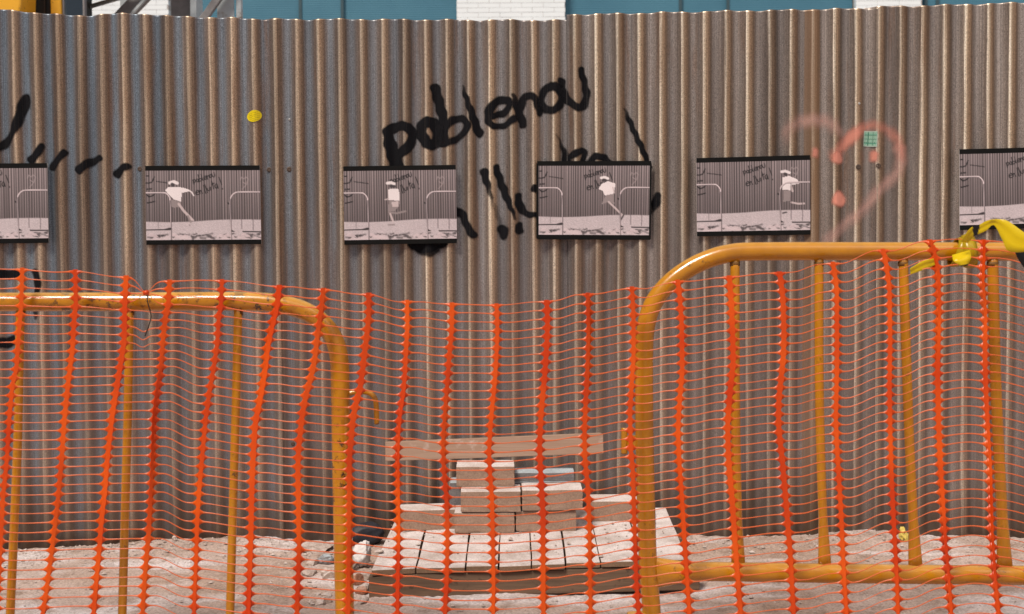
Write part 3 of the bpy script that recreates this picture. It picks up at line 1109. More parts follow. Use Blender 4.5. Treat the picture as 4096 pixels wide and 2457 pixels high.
def build_posters():
    for k, (cs, man, lab) in enumerate(POSTERS):
        C = [wall(x, y, 0.0175) for x, y in cs]
        root = thing('poster', lab, 'poster', tuple((C[2] + C[3]) / 2), 'photo posters in a row along the fence')
        TL, TR, BR, BL = C

        def q(u, v_, d=0.0):
            p = TL * (1 - u) * (1 - v_) + TR * u * (1 - v_) + BR * u * v_ + BL * (1 - u) * v_
            curl = 0.0012 * math.sin(u * 9 + k) * math.sin(v_ * 5 + 1.0)
            return Vector((p.x, p.y - d + curl, p.z))
        img = poster_picture(man)
        H, W = img.shape[:2]
        b = 0.060
        us, vv_ = np.linspace(0, 1, W), np.linspace(b, 1 - b, H)
        sx0, sx1 = (0.012, 0.988) if k == 3 else (0, 1)
        mb = MB()
        mb.v = [tuple(q(sx0 + (sx1 - sx0) * u, v_, 0.0006)) for v_ in vv_ for u in us]
        mb.f = [(j * W + i, (j + 1) * W + i, (j + 1) * W + i + 1, j * W + i + 1) for j in range(H - 1) for i in range(W - 1)]
        o = mb.build('photo_print', M_PRINT, root, smooth=True)
        ca = o.data.color_attributes.new('ink', 'FLOAT_COLOR', 'POINT')
        rgba = np.ones((H * W, 4), dtype=np.float32)
        rgba[:, :3] = np.clip(img.reshape(-1, 3), 0.004, 0.95)
        ca.data.foreach_set('color', rgba.ravel())

        def strip(u0, u1, v0, v1, name, mat, dep):
            m = MB()
            n = 12
            fr = [[q(u0 + (u1 - u0) * i / n, v_, dep) for i in range(n + 1)] for v_ in (v0, v1)]
            bk = [[p + Vector((0, 0.0007, 0)) for p in r_] for r_ in fr]
            vs_ = fr[0] + fr[1] + bk[0] + bk[1]
            w = n + 1
            fs = [(i, w + i, w + i + 1, i + 1) for i in range(n)]
            fs += [(2 * w + i, 2 * w + i + 1, 3 * w + i + 1, 3 * w + i) for i in range(n)]
            fs += [(i + 1, 2 * w + i + 1, 2 * w + i, i)[::-1] for i in range(n)]
            fs += [(w + i, 3 * w + i, 3 * w + i + 1, w + i + 1) for i in range(n)]
            m.add(vs_, fs)
            return m.build(name, mat, root)
        strip(0, 1, 0, b, 'black_band', M_BLACK, 0.0008)
        strip(0, 1, 1 - b, 1, 'black_band', M_BLACK, 0.0008)
        if k == 3:
            strip(-0.008, 0.012, 0.03, 0.99, 'black_edge', M_BLACK, 0.0012)
            strip(0.988, 1.004, 0.03, 0.99, 'black_edge', M_BLACK, 0.0012)
        strip(0, 1, 0.001, 0.999, 'paper_backing', M_MORTAR, -0.0032)


build_posters()


# stickers
def sticker(name, label, cx, cy, rx, ry, rot, shape, paint):
    n = 30
    root_p = wall(cx, cy)
    mb = MB()
    cols = []
    xs = np.linspace(-1.0, 1.0, n)
    vid = {}
    for j, b_ in enumerate(xs):
        for i, a_ in enumerate(xs):
            if shape == 'round':
                m_ = max(abs(a_), abs(b_))
                l_ = math.hypot(a_, b_)
                s = m_ / l_ if l_ > 1e-6 else 1
                u, w = a_ * s, b_ * s
            else:
                u, w = a_, b_
            x = u * rx * math.cos(rot) - w * ry * math.sin(rot)
            y = u * rx * math.sin(rot) + w * ry * math.cos(rot)
            p = wall(cx + x, cy + y)
            mb.v.append((p.x, fence_y(p.x, p.z) - 0.0024, p.z))
            cols.append((*paint(u, w), 1))
    mb.f = [(j * n + i, (j + 1) * n + i, (j + 1) * n + i + 1, j * n + i + 1) for j in range(n - 1) for i in range(n - 1)]
    o = mb.build(name, M_STICK, None, smooth=True)
    ca = o.data.color_attributes.new('ink', 'FLOAT_COLOR', 'POINT')
    ca.data.foreach_set('color', np.array(cols, dtype=np.float32).ravel())
    tag(o, label, 'sticker')


def yellow_ink(u, w):
    y_ = (0.74, 0.58, 0.008)
    d_ = (0.20, 0.14, 0.01)
    line = abs(((w + 1) * 3.2) % 1 - 0.5) < 0.24 and abs(u) < 0.8 - 0.3 * abs(w)
    lett = math.sin(u * 31 + w * 7) > -0.2
    edge = u * u + w * w
    if line and lett and edge < 0.8 and abs(w) < 0.85:
        return tuple(0.2 * a_ + 0.8 * b_ for a_, b_ in zip(y_, d_))
    return y_


def green_ink(u, w):
    g, l_, d_ = (0.06, 0.30, 0.20), (0.45, 0.55, 0.46), (0.03, 0.13, 0.09)
    if abs(u) > 0.88 or abs(w) > 0.90:
        return (0.40, 0.5, 0.44)
    a_, b_ = ((u + 1) * 1.5) % 1, ((w + 1) * 2) % 1
    if a_ < 0.14 or b_ < 0.16:
        return d_
    if math.sin(u * 23) * math.sin(w * 27) > 0.1:
        return l_
    return g


sticker('sticker', 'small yellow oval sticker on the iron above the second poster', 1019, 466, 30, 23, -0.25, 'round', yellow_ink)
sticker('sticker', 'small green square sticker inside the painted heart', 3481, 556, 26, 31, 0.05, 'square', green_ink)

# ------------------------------------------------------------------ pallet, blocks and board
PZ, PAX, PBY, PY0 = 0.078, 0.018, 0.062, 4.0


def pal(px, py, up=0.0):
    return on(px, py, PZ + up, PAX, PBY, PY0)


def pz(x, y):
    return PZ + PAX * x + PBY * (y - PY0)


def build_pallet():
    root = thing('pallet', 'dusty wooden pallet lying on the ground against the fence', 'pallet', (pal(2100, 2260).x, 4.1, 0.0))
    th = 0.018
    seams = [1483, 1663, 1861, 1995, 2126, 2264, 2402, 2575, 2752]
    fy = lambda px: 2283 - (px - 1483) * 0.0345
    for i in range(8):
        g = 3.0 if i in (1, 2, 4, 6) else 1.6
        a_, b_ = seams[i] + g, seams[i + 1] - g
        f0, f1 = pal(a_, fy(a_) + random.uniform(-3, 3)), pal(b_, fy(b_) + random.uniform(-3, 3))
        ya = min(base_y(f0.x) - 0.03, 4.66 + 0.02 * random.random())
        sh = 0.004 * random.uniform(-1, 1)
        lean0 = 0.10 * (1 if i == 0 else 0)
        x0, x1 = f0.x, f1.x
        if i == 0:
            bx0 = pal(1578, 2098).x
        else:
            bx0 = x0 + sh
        if i == 7:
            bx1 = pal(2672, 2050).x
        else:
            bx1 = x1 + sh
        lift = random.uniform(0, 0.004)
        # subdivided along the length so that plank edges wander
        n = 6
        top = []
        for k in range(n + 1):
            t = k / n
            for (q, bq, s) in ((f0, bx0, 1), (f1, bx1, -1)):
                y = q.y + (ya - q.y) * t
                x = q.x + (bq - q.x) * t + 0.0012 * random.uniform(-1, 1)
                top.append(Vector((x, y, pz(x, y) + lift)))
        bot = [p - Vector((0, 0, th)) for p in top]
        m = MB()
        w = len(top)
        fs = []
        for k in range(n):
            a0 = 2 * k
            fs.append((a0, a0 + 1, a0 + 3, a0 + 2))
            fs.append((w + a0 + 2, w + a0 + 3, w + a0 + 1, w + a0))
            fs.append((a0 + 2, w + a0 + 2, w + a0, a0)[::-1])
            fs.append((a0 + 1, w + a0 + 1, w + a0 + 3, a0 + 3)[::-1])
        fs.append((0, w, w + 1, 1))
        fs.append((2 * n + 1, w + 2 * n + 1, w + 2 * n, 2 * n))
        m.add(top + bot, [f[::-1] if False else f for f in fs])
        o = m.build('plank', M_PLANK, root, bevel=0.0025, bseg=2)
        bmx = bmesh.new()
        bmx.from_mesh(o.data)
        bmesh.ops.recalc_face_normals(bmx, faces=bmx.faces)
        bmx.to_mesh(o.data)
        bmx.free()
    # stringers under the planks: front one is the dark board one sees
    for (dy, pxa, pxb) in ((0.004, 1474, 2800), (0.30, 1490, 2780), (0.58, 1500, 2760)):
        A, B = pal(pxa, fy(pxa)), pal(pxb, fy(pxb))
        A.y += dy
        B.y += dy
        m = MB()
        d = 0.045
        za, zb = pz(A.x, A.y) - th - 0.001, pz(B.x, B.y) - th - 0.001
        g0, g1 = ground_z(A.x, A.y) - 0.004, ground_z(B.x, B.y) + 0.004
        mid = []
        m.hexa([(A.x, A.y, g0), (B.x, B.y, g1), (B.x, B.y + d, g1), (A.x, A.y + d, g0),
                (A.x, A.y, za), (B.x, B.y, zb), (B.x, B.y + d, zb), (A.x, A.y + d, za)])
        m.build('stringer', M_STRINGER, root, bevel=0.003)


build_pallet()

BL = 0.117


def block(px0, px1, py_bot, h, label, zb=None, yaw=0.0, depth=BL, mat=None, y=None, group='blocks stacked on the pallet', roll=0.0):
    """one brick whose front lower edge is seen from px0 to px1"""
    mat = mat or M_BRICK
    if y is None:
        p0 = pal((px0 + px1) / 2, py_bot)
        y = p0.y
    p0, p1 = at(px0, py_bot, y), at(px1, py_bot, y)
    z0 = zb if zb is not None else pz((p0.x + p1.x) / 2, y) + 0.003
    L = (p1.x - p0.x) / math.cos(yaw)
    root = Vector(((p0.x + p1.x) / 2, y + depth / 2, z0))
    m = MB()
    n = 4
    hx = L / 2
    bmx = bmesh.new()
    bmesh.ops.create_cube(bmx, size=1.0)
    bmesh.ops.subdivide_edges(bmx, edges=bmx.edges[:], cuts=7, use_grid_fill=True)
    rr = random.Random(int(px0) * 7 + int(py_bot))
    for v in bmx.verts:
        e_ = sum(abs(abs(c) - 0.5) < 1e-4 for c in v.co)
        k = 0.0006 if e_ == 1 else (0.0018 if e_ == 2 else 0.004)
        if rr.random() < 0.10 and e_ >= 2:
            k *= 2.4
        c = Vector((v.co.x * L, v.co.y * depth, (v.co.z + 0.5) * h))
        cen = Vector((0, 0, h / 2))
        v.co = c + (cen - c).normalized() * rr.uniform(0, k)
    me = bpy.data.meshes.new('brick')
    bmx.to_mesh(me)
    bmx.free()
    me.materials.append(mat)
    o = bpy.data.objects.new('brick', me)
    COL.objects.link(o)
    bv = o.modifiers.new('bevel', 'BEVEL')
    bv.width = 0.0015
    bv.segments = 2
    bv.limit_method = 'ANGLE'
    o.location = root
    o.rotation_euler = (math.atan(PBY) * 0.6, roll, yaw)
    tag(o, label, 'brick', group)
    return o


HB = 0.0705


def build_blocks():
    y1 = pal(2060, 2134).y
    z1 = pz(0, y1) + 0.003
    z2, z3 = z1 + HB + 0.002, z1 + 2 * HB + 0.004
    block(1817, 2059, 2136, HB, 'left pale brick of the bottom pair in the middle of the pallet', z1, 0.0, y=y1)
    block(2063, 2306, 2131, HB, 'right pale brick of the bottom pair in the middle of the pallet', z1 + 0.003, 0.0, y=y1 + 0.005)
    block(1842, 2083, 2046, HB, 'left brick of the second layer with a bright dusty top', z2, 0.01, y=y1 - 0.006)
    block(2087, 2331, 2038, HB, 'right brick of the second layer, overhanging the brick below', z2 + 0.004, 0.02, y=y1 - 0.006)
    block(1824, 2058, 1934, HB, 'single topmost brick of the stack, under the leaning board', z3, 0.015, y=y1 + 0.065)
    block(2058, 2298, 1930, 0.034, 'thin grey slab lying flat behind the second layer of bricks', z3 + 0.002, 0.0, 0.10, M_BRICK2, y=y1 + 0.135)
    # back row that carries the slab
    block(1800, 2040, 2100, 0.141, 'bluish grey block standing behind the left bricks of the stack', z1 + 0.008, 0.0, 0.10, M_BRICK2, y=y1 + 0.135)
    block(2052, 2292, 2100, 0.1405, 'grey block behind the right bricks of the stack, under the thin slab', z1 + 0.010, 0.0, 0.10, M_BRICK2, y=y1 + 0.135)
    block(1598, 1816, 2124, HB, 'brick set askew on the left end of the pallet', None, 0.13, 0.10)
    block(2361, 2600, 2087, HB, 'white topped brick on the right end of the pallet, beside the barrier leg', None, 0.0, 0.112)
    # leaning board
    yb = y1 + 0.185
    pts = [(1541, 1769), (2403, 1733), (2413, 1740), (2415, 1815), (1541, 1846)]
    fr = [at(x, y, yb + 0.025 * (1800 - y) / 90) for x, y in pts]
    bk = [p + Vector((0, 0.017, 0)) for p in fr]
    k = len(fr)
    m = MB()
    m.add(fr + bk, [tuple(range(k - 1, -1, -1)), tuple(range(k, 2 * k))] + [(i, (i + 1) % k, k + (i + 1) % k, k + i) for i in range(k)])
    o = m.build('board', M_BOARD, None, bevel=0.002)
    bmx = bmesh.new()
    bmx.from_mesh(o.data)
    bmesh.ops.recalc_face_normals(bmx, faces=bmx.faces)
    bmx.to_mesh(o.data)
    bmx.free()
    tag(o, 'long thin weathered board leaning on its edge at the back of the brick stack', 'board')


build_blocks()


# ------------------------------------------------------------------ barriers
def plane_at(yc, lean, yawk, zref):
    """barrier plane Y = yc + lean*(z-zref) + yawk*X ; returns px->point"""
    def f(px, py):
        r = ray(px, py)
        t = (yc + lean * (CAM_H - zref)) / (r.y - lean * r.z - yawk * r.x)
        return Vector((r.x * t, r.y * t, CAM_H + r.z * t))
    return f


PL = plane_at(3.40, 0.07, 0.0, 0.5)
PR = plane_at(3.50, 0.07, -0.03, 0.5)


def img_tube(P, pts, dia_px, n=8, dias=None):
    """tube through image points; diameter in source pixels"""
    sp = spline([(x, y, 0) for x, y in pts], n)
    out = [P(p[0], p[1]) for p in sp]
    return out, [dia_px * p.y / F_PX / 2 for p in out]


def build_barriers():
    # left
    root = thing('barrier', 'yellow crowd barrier with curved corner on the left, behind the orange net', 'barrier', tuple(PL(700, 2600)), 'yellow crowd barriers')
    pts = [(-900, 1210), (-300, 1209), (400, 1208), (850, 1206), (1020, 1207), (1115, 1216), (1204, 1239), (1268, 1275), (1315, 1322), (1345, 1380), (1358, 1450), (1361, 1560), (1366, 1842), (1372, 2150), (1379, 2457), (1384, 2660)]
    p, r = img_tube(PL, pts, 76)
    gz = ground_z(p[-1].x, p[-1].y)
    while p[-1].z < gz:
        p.pop()
        r.pop()
    p.append(Vector((p[-1].x, p[-1].y, gz - 0.01)))
    r.append(r[-1])
    m = MB()
    m.tube(p, r[0], 20)
    m.build('tube_frame', M_YEL, root, True)
    zlow = 0.06
    for bar in ([(82, 1225), (76, 1500), (68, 1842), (41, 2457)], [(518, 1225), (512, 1600), (506, 1842), (489, 2457)], [(953, 1225), (945, 1550), (937, 1842), (920, 2457)], [(-360, 1225), (-385, 1842), (-420, 2457)]):
        p, r = img_tube(PL, bar, 35)
        d = (p[-1] - p[-6]).normalized()
        t = (zlow - p[-1].z) / d.z
        p.append(p[-1] + d * t)
        m = MB()
        m.tube(p, r[0], 12)
        bo = m.build('bar', M_YEL_B, root, True)
        m = MB()
        m.tube([p[0] + Vector((0, 0, -0.012)), p[0] + Vector((0, 0, -0.024))], r[0] * 1.06, 12)
        m.build('weld', M_WELDSHADE, bo, True)
    a_ = PL(-900, 2480)
    b_ = PL(1379, 2480)
    m = MB()
    m.tube([Vector((a_.x, a_.y, zlow)), Vector((b_.x - 0.03, b_.y, zlow))], 0.022, 14)
    m.build('lower_rail', M_YEL, root, True)
    hk = [(1385, 1577), (1412, 1571), (1445, 1567), (1478, 1573), (1498, 1592), (1505, 1625), (1507, 1698)]
    p, r = img_tube(PL, hk, 22)
    m = MB()
    m.tube(p, r[0], 10)
    m.build('hook', M_YEL, root, True)
    fp = PL(1384, 2640)
    m = MB()
    m.box(fp.x - 0.03, fp.x + 0.03, fp.y - 0.22, fp.y + 0.22, 0.0, 0.012)
    m.build('foot', M_YEL, root, bevel=0.004)

    # right
    root = thing('barrier', 'yellow crowd barrier with curved corner on the right, with yellow tape on its rail', 'barrier', tuple(PR(3300, 2600)), 'yellow crowd barriers')
    pts = [(5000, 1010), (4300, 1008), (3600, 1006), (3070, 1006), (2917, 1014), (2803, 1050), (2712, 1104), (2646, 1166), (2606, 1230), (2584, 1305), (2577, 1400), (2577, 1640), (2580, 1842), (2590, 2215), (2607, 2457), (2618, 2640)]
    p, r = img_tube(PR, pts, 74)
    gz = ground_z(p[-1].x, p[-1].y)
    while p[-1].z < gz:
        p.pop()
        r.pop()
    p.append(Vector((p[-1].x, p[-1].y, gz - 0.01)))
    r.append(r[-1])
    m = MB()
    m.tube(p, r[20], 20)
    m.build('tube_frame', M_YEL_B, root, True)
    lr = [(2596, 2292), (2680, 2290), (2790, 2287), (2960, 2288), (3200, 2292), (3600, 2297), (4096, 2302), (4900, 2310)]
    p, r = img_tube(PR, lr, 78)
    m = MB()
    rr, sq = [], []
    for q_ in p:
        d = q_.x - p[0].x
        k = max(0.0, 1 - d / 0.11)
        rr.append(r[0] * (1 + 0.75 * k))
        sq.append(1 - 0.85 * k)
    p = [q_ for q_ in p]
    m.tube(p, rr, 16, True, sq)
    m.build('lower_rail', M_YEL_B, root, True)
    for bar, dp in (([(2940, 1025), (2942, 1640), (2953, 2255)], 39), ([(3276, 1020), (3277, 1500), (3284, 1842), (3299, 2258)], 37),
                    ([(3612, 1020), (3628, 1500), (3641, 1842), (3662, 2262)], 40), ([(3970, 1020), (3982, 1500), (3997, 1842), (4019, 2266)], 45), ([(4330, 1020), (4350, 1500), (4390, 2270)], 46)):
        p, r = img_tube(PR, bar, dp, 12)
        n = len(p)
        rr = []
        for i in range(n):
            t = i / (n - 1)
            rr.append(r[0] * (1 + 0.45 * max(0, (t - 0.86) / 0.14)))
        m = MB()
        m.tube(p, rr, 12, True, [1 - 0.5 * max(0, (i / (n - 1) - 0.86) / 0.14) for i in range(n)])
        bo = m.build('bar', M_YEL_B, root, True)
        m = MB()
        pp = PR(bar[0][0], 1047)
        m.tube([pp, pp + Vector((0, 0, -0.012))], rr[0] * 1.05, 12)
        m.build('weld', M_WELDSHADE, bo, True)
    p, r = img_tube(PR, [(2497, 1712), (2497, 1760), (2497, 1816)], 26)
    m = MB()
    m.tube(p, r[0], 12)
    m.build('hook_socket', M_YEL_B, root, True)
    m = MB()
    a_, b_ = PR(2505, 1764), PR(2570, 1764)
    m.beam(a_, b_, 0.03, 0.008)
    m.build('socket_bracket', M_YEL_B, root)
    # foot: bent strip across the leg just below the rail
    fa, fb = PR(2508, 2452), PR(2600, 2446)
    m = MB()
    m.hexa([fa + Vector((0, -0.02, -0.1)), fb + Vector((0, -0.02, -0.1)), fb + Vector((0, 0.02, -0.1)), fa + Vector((0, 0.02, -0.1)),
            fa + Vector((0, -0.02, 0)), fb + Vector((0, -0.02, 0)), fb + Vector((0, 0.02, 0)), fa + Vector((0, 0.02, 0))])
    m.build('foot', M_YEL_B, root, bevel=0.006)


build_barriers()

# ------------------------------------------------------------------ orange safety net
STRIPS = [
    ([(-150, 1068), (-152, 1230), (-165, 1500), (-195, 1850), (-230, 2200), (-260, 2457)], 1480),
    ([(89, 1071), (85, 1227), (75, 1331), (66, 1476), (50, 1538), (37, 1683), (27, 1850), (12, 1987), (2, 2194), (-14, 2457)], 1478),
    ([(302, 1078), (304, 1227), (298, 1261), (290, 1402), (275, 1514), (257, 1687), (246, 1850), (232, 2008), (218, 2124), (203, 2240), (182, 2393), (172, 2455)], 1476),
    ([(505, 1102), (499, 1227), (497, 1365), (480, 1476), (464, 1572), (447, 1675), (428, 1850), (419, 1966), (406, 2078), (398, 2194), (387, 2310), (375, 2455)], 1471),
    ([(679, 1119), (673, 1227), (662, 1265), (652, 1365), (646, 1468), (629, 1572), (617, 1675), (612, 1850), (603, 2008), (593, 2157), (582, 2273), (572, 2426)], 1468),
    ([(888, 1117), (884, 1227), (875, 1265), (869, 1373), (855, 1472), (836, 1580), (822, 1683), (807, 1850), (796, 1970), (789, 2082), (785, 2232), (777, 2422)], 1511),
    ([(1117, 1140), (1109, 1222), (1086, 1311), (1070, 1389), (1061, 1476), (1040, 1600), (1020, 1700), (1011, 1859), (1007, 1966), (1003, 2174), (993, 2455)], 1536),
    ([(1295, 1152), (1285, 1253), (1272, 1331), (1260, 1435), (1243, 1514), (1223, 1584), (1208, 1667), (1194, 1800), (1191, 1892), (1194, 2008), (1197, 2200), (1188, 2455)], 1549),
    ([(1475, 1171), (1477, 1249), (1471, 1315), (1461, 1389), (1450, 1485), (1440, 1559), (1419, 1634), (1409, 1704), (1398, 1830), (1399, 2008), (1398, 2174), (1391, 2455)], 1561),
    ([(1628, 1200), (1630, 1307), (1624, 1402), (1620, 1493), (1614, 1567), (1601, 1642), (1593, 1725), (1589, 1840), (1592, 2020), (1594, 2140), (1590, 2435)], 1580),
    ([(1808, 1210), (1807, 1319), (1798, 1414), (1792, 1501), (1781, 1654), (1774, 1760), (1775, 1863), (1787, 1995), (1790, 2150), (1787, 2327), (1780, 2443)], 1598),
    ([(1986, 1214), (1990, 1319), (1986, 1423), (1980, 1518), (1964, 1683), (1956, 1800), (1960, 1890), (1968, 1995), (1973, 2215), (1975, 2360), (1973, 2443)], 1598),
    ([(2187, 1200), (2190, 1310), (2185, 1414), (2178, 1514), (2164, 1654), (2158, 1780), (2162, 1880), (2172, 2049), (2173, 2250), (2174, 2443)], 1588),
    ([(2352, 1171), (2356, 1300), (2352, 1451), (2344, 1592), (2338, 1720), (2339, 1830), (2351, 1946), (2358, 2100), (2361, 2277), (2363, 2451)], 1571),
    ([(2528, 1146), (2534, 1260), (2534, 1435), (2524, 1580), (2520, 1654), (2523, 1790), (2532, 1890), (2539, 2132), (2546, 2339), (2554, 2443)], 1545),
    ([(2710, 1119), (2720, 1193), (2727, 1300), (2729, 1485), (2719, 1601), (2712, 1720), (2717, 1850), (2728, 2008), (2740, 2194), (2750, 2339), (2757, 2443)], 1526),
    ([(2917, 1102), (2926, 1230), (2931, 1352), (2933, 1456), (2921, 1559), (2910, 1700), (2914, 1840), (2929, 2008), (2945, 2236), (2962, 2443)], 1501),
    ([(3118, 1086), (3132, 1193), (3136, 1340), (3133, 1435), (3115, 1601), (3114, 1704), (3129, 1840), (3144, 2008), (3161, 2215), (3174, 2443)], 1482),
    ([(3331, 1047), (3347, 1152), (3348, 1352), (3348, 1476), (3343, 1683), (3351, 1840), (3364, 2049), (3377, 2319), (3385, 2435)], 1451),
    ([(3531, 995), (3544, 1049), (3558, 1152), (3561, 1373), (3558, 1540), (3561, 1720), (3565, 1883), (3573, 2049), (3588, 2319), (3592, 2443)], 1402),
    ([(3718, 958), (3734, 1007), (3751, 1090), (3755, 1249), (3750, 1476), (3755, 1704), (3762, 1883), (3779, 2174), (3791, 2298), (3803, 2443)], 1356),
    ([(3933, 958), (3932, 1028), (3928, 1131), (3939, 1249), (3940, 1476), (3949, 1704), (3959, 1883), (3965, 2130), (3979, 2319), (3994, 2455)], 1350),
    ([(4135, 985), (4140, 1130), (4150, 1400), (4160, 1800), (4180, 2457)], 1385),
    ([(4330, 1000), (4340, 1200), (4350, 1600), (4380, 2457)], 1410),
]
NROW = 47


def strip_rows(i):
    pts, ys = STRIPS[i]
    yt = pts[0][1]
    rows = []
    for k in range(NROW):
        if k <= 11:
            t = k / 11
            y = yt + 8 + (ys - yt - 8) * t
        else:
            j = k - 11
            y = ys + j * 34.8 + 0.075 * j * j
        rows.append(y)
    return rows


def strip_x(i, y):
    pts = STRIPS[i][0]
    ysx = [p[1] for p in pts]
    if y > ysx[-1]:
        s = (pts[-1][0] - pts[-2][0]) / (pts[-1][1] - pts[-2][1])
        return pts[-1][0] + s * (y - ysx[-1]) * 0.6
    return float(np.interp(y, ysx, [p[0] for p in pts]))


def net_depth(px, py):
    # hangs just in front of both barriers and bellies a little between them
    b = float(np.interp(px, [-400, 900, 1500, 2100, 2600, 4400], [3.345, 3.345, 3.352, 3.40, 3.40, 3.36]))
    lean = -0.07 * (py - 1700) / F_PX * 3.4
    rip = 0.008 * math.sin(px / 135.0 + py / 900.0) + 0.004 * math.sin(px / 61.0 + 1.7 - py / 400.0)
    belly = -0.012 * math.sin(max(0.0, min(1.0, (px - 1400) / 1150.0)) * math.pi)
    return b + lean + rip + belly


def NP(px, py, d=0.0):
    return at(px, py, net_depth(px, py) + d)


def build_net():
    root = thing('safety_net', 'orange plastic safety netting stretched in front of both yellow barriers', 'safety net', tuple(at(2048, 2650, 3.38)))
    n = len(STRIPS)
    rows = [strip_rows(i) for i in range(n)]
    yaws = [random.uniform(-0.45, 0.45) for _ in range(n)]
    yaws[4], yaws[9], yaws[21], yaws[10], yaws[20] = 0.75, -0.8, -0.9, 0.5, -0.6
    hws = [8.2 + random.uniform(-1.2, 1.2) for _ in range(n)]
    for i in range(n):
        m = MB()
        L, Rr = [], []
        ys = []
        r_ = rows[i]
        for k in range(NROW):
            if k == 0:
                ys += [r_[0] - 8, r_[0]]
            else:
                st = (r_[k] - r_[k - 1]) / 6
                ys += [r_[k - 1] + st * q_ for q_ in range(1, 7)]
        ys.append(r_[-1] + 14)
        raw = [strip_x(i, y) for y in ys]
        xs = list(raw)
        for _ in range(18):
            xs = [xs[0]] + [(xs[j - 1] + 2 * xs[j] + xs[j + 1]) / 4 for j in range(1, len(xs) - 1)] + [xs[-1]]
        for j, y in enumerate(ys):
            w = hws[i] * (1.0 - 0.22 * max(0, min(1, (y - 2050) / 300)))
            w *= 1.0 + 0.34 * (0.5 + 0.5 * math.cos(2 * math.pi * (j - 1) / 6)) if j > 0 else 1.1
            tw = yaws[i] * (0.6 + 0.4 * math.sin(y / 170.0 + i))
            dd = w / F_PX * 3.4 * math.tan(tw)
            L.append(NP(xs[j] - w, y, -dd - 0.0012))
            Rr.append(NP(xs[j] + w, y, dd - 0.0012))
        v = L + Rr
        q = len(L)
        f = [(j, j + 1, q + j + 1, q + j) for j in range(q - 1)]
        m.add(v, f)
        o = m.build('vertical_strip', M_NET, root)
        so = o.modifiers.new('thickness', 'SOLIDIFY')
        so.thickness = 0.0012
        so.offset = 0
    # one long strand per row, flared where it meets the strips
    for k in range(NROW):
        T, B, D = [], [], []
        for i in range(n - 1):
            y0, y1 = rows[i][k], rows[i + 1][k]
            xa, xb = strip_x(i, y0), strip_x(i + 1, y1)
            sa, sb = xa + hws[i] * 0.86, xb - hws[i + 1] * 0.86
            Ls = sb - sa
            pa = (rows[i][min(k + 1, NROW - 1)] - rows[i][max(k - 1, 0)]) / 2 * (2 if k in (0, NROW - 1) else 1)
            rr = pa * 0.47
            rx = rr * 1.5
            ss = [0, 0.03, 0.08, 0.17, 0.32, 0.55, 0.85, 1.25, 1.7]
            u = [s * rx for s in ss]
            mids = [Ls * (0.25 + 0.0625 * j) for j in range(9)]
            us = u + [x for x in mids if u[-1] + 2 < x < Ls - u[-1] - 2] + [Ls - x for x in reversed(u)]
            flat = 0.16 + 0.10 * math.sin(i * 2.3)
            amp = random.uniform(-1.6, 1.6)
            bow = {4: -3, 20: -11, 21: -8, 18: 4, 19: 3}.get(i, 2.0 * math.sin(i * 1.9))
            sag = 3.5 * math.sin(k * 0.9 + i) * (1 if k < 4 else 0.35)
            for x in us:
                t = x / Ls
                e_ = min(1, max(0, (t - flat) / (1 - 2 * flat)))
                s_ = e_ * e_ * (3 - 2 * e_)
                s_ = 0.55 * s_ + 0.45 * t
                if i in (4, 18, 19):
                    s_ = e_ * e_ * (3 - 2 * e_)
                y = y0 + (y1 - y0) * s_ + (bow + sag + amp) * math.sin(math.pi * t)
                if i == 3 and k <= 3:      # pulled together where it is tied to the rail
                    kn = (584 - sa) / Ls
                    w_ = math.exp(-((t - kn) / 0.22) ** 2)
                    y = y * (1 - w_) + (1170 + 2.2 * k) * w_
                if i == 3 and k in (6, 7, 8):
                    w_ = math.exp(-((t - 0.47) / 0.16) ** 2)
                    y += w_ * (20 - 3 * abs(k - 7))
                d = min(x, Ls - x)
                base = 1.75 + 0.35 * math.sin(k * 1.3 + i * 2.1)
                fl = rr - math.sqrt(max(0.0, rr * rr - (rr * (1 - d / rx)) ** 2)) if d < rx else 0.0
                fl *= 1.0
                fl += 2.6 * math.exp(-d / 24.0)
                dp = 0.004 * math.sin(math.pi * t) * math.sin(i * 3.1 + 0.4)
                up_ = base + fl if k > 0 else base + min(fl, 3.0)
                D.append(d < rx * 0.8)
                T.append(NP(sa + x, y - up_, dp))
                B.append(NP(sa + x, y + base + fl, dp))
        m = MB()
        q = len(T)
        m.add(T + B, [(j, q + j, q + j + 1, j + 1) for j in range(q - 1)])
        o = m.build('horizontal_strand', M_STRAND, root, smooth=True)
        o.data.materials.append(M_NET)
        o.data.polygons.foreach_set('material_index', [1 if D[j] and D[j + 1] else 0 for j in range(q - 1)])
        so = o.modifiers.new('thickness', 'SOLIDIFY')
        so.thickness = 0.0009
        so.offset = 0
    # wire tie
    tw = thing('wire_tie', 'thin dark wire tying the net to the left rail', 'wire', tuple(NP(584, 1172)))
    p = [at(x, y, 3.35 + dy) for x, y, dy in ((578, 1160, 0.06), (584, 1166, 0.0), (588, 1180, -0.02), (592, 1215, -0.02), (604, 1262, 0.0), (596, 1300, -0.005), (580, 1345, 0.0))]
    m = MB()
    m.tube(spline(p, 5), 0.0016, 6)
    m.build('wire', M_DARKMETAL, tw, True)
    m = MB()
    m.tube([at(574, 1172, 3.325), at(594, 1170, 3.325)], 0.006, 8)
    m.build('knot', M_NET, tw, True)


build_net()


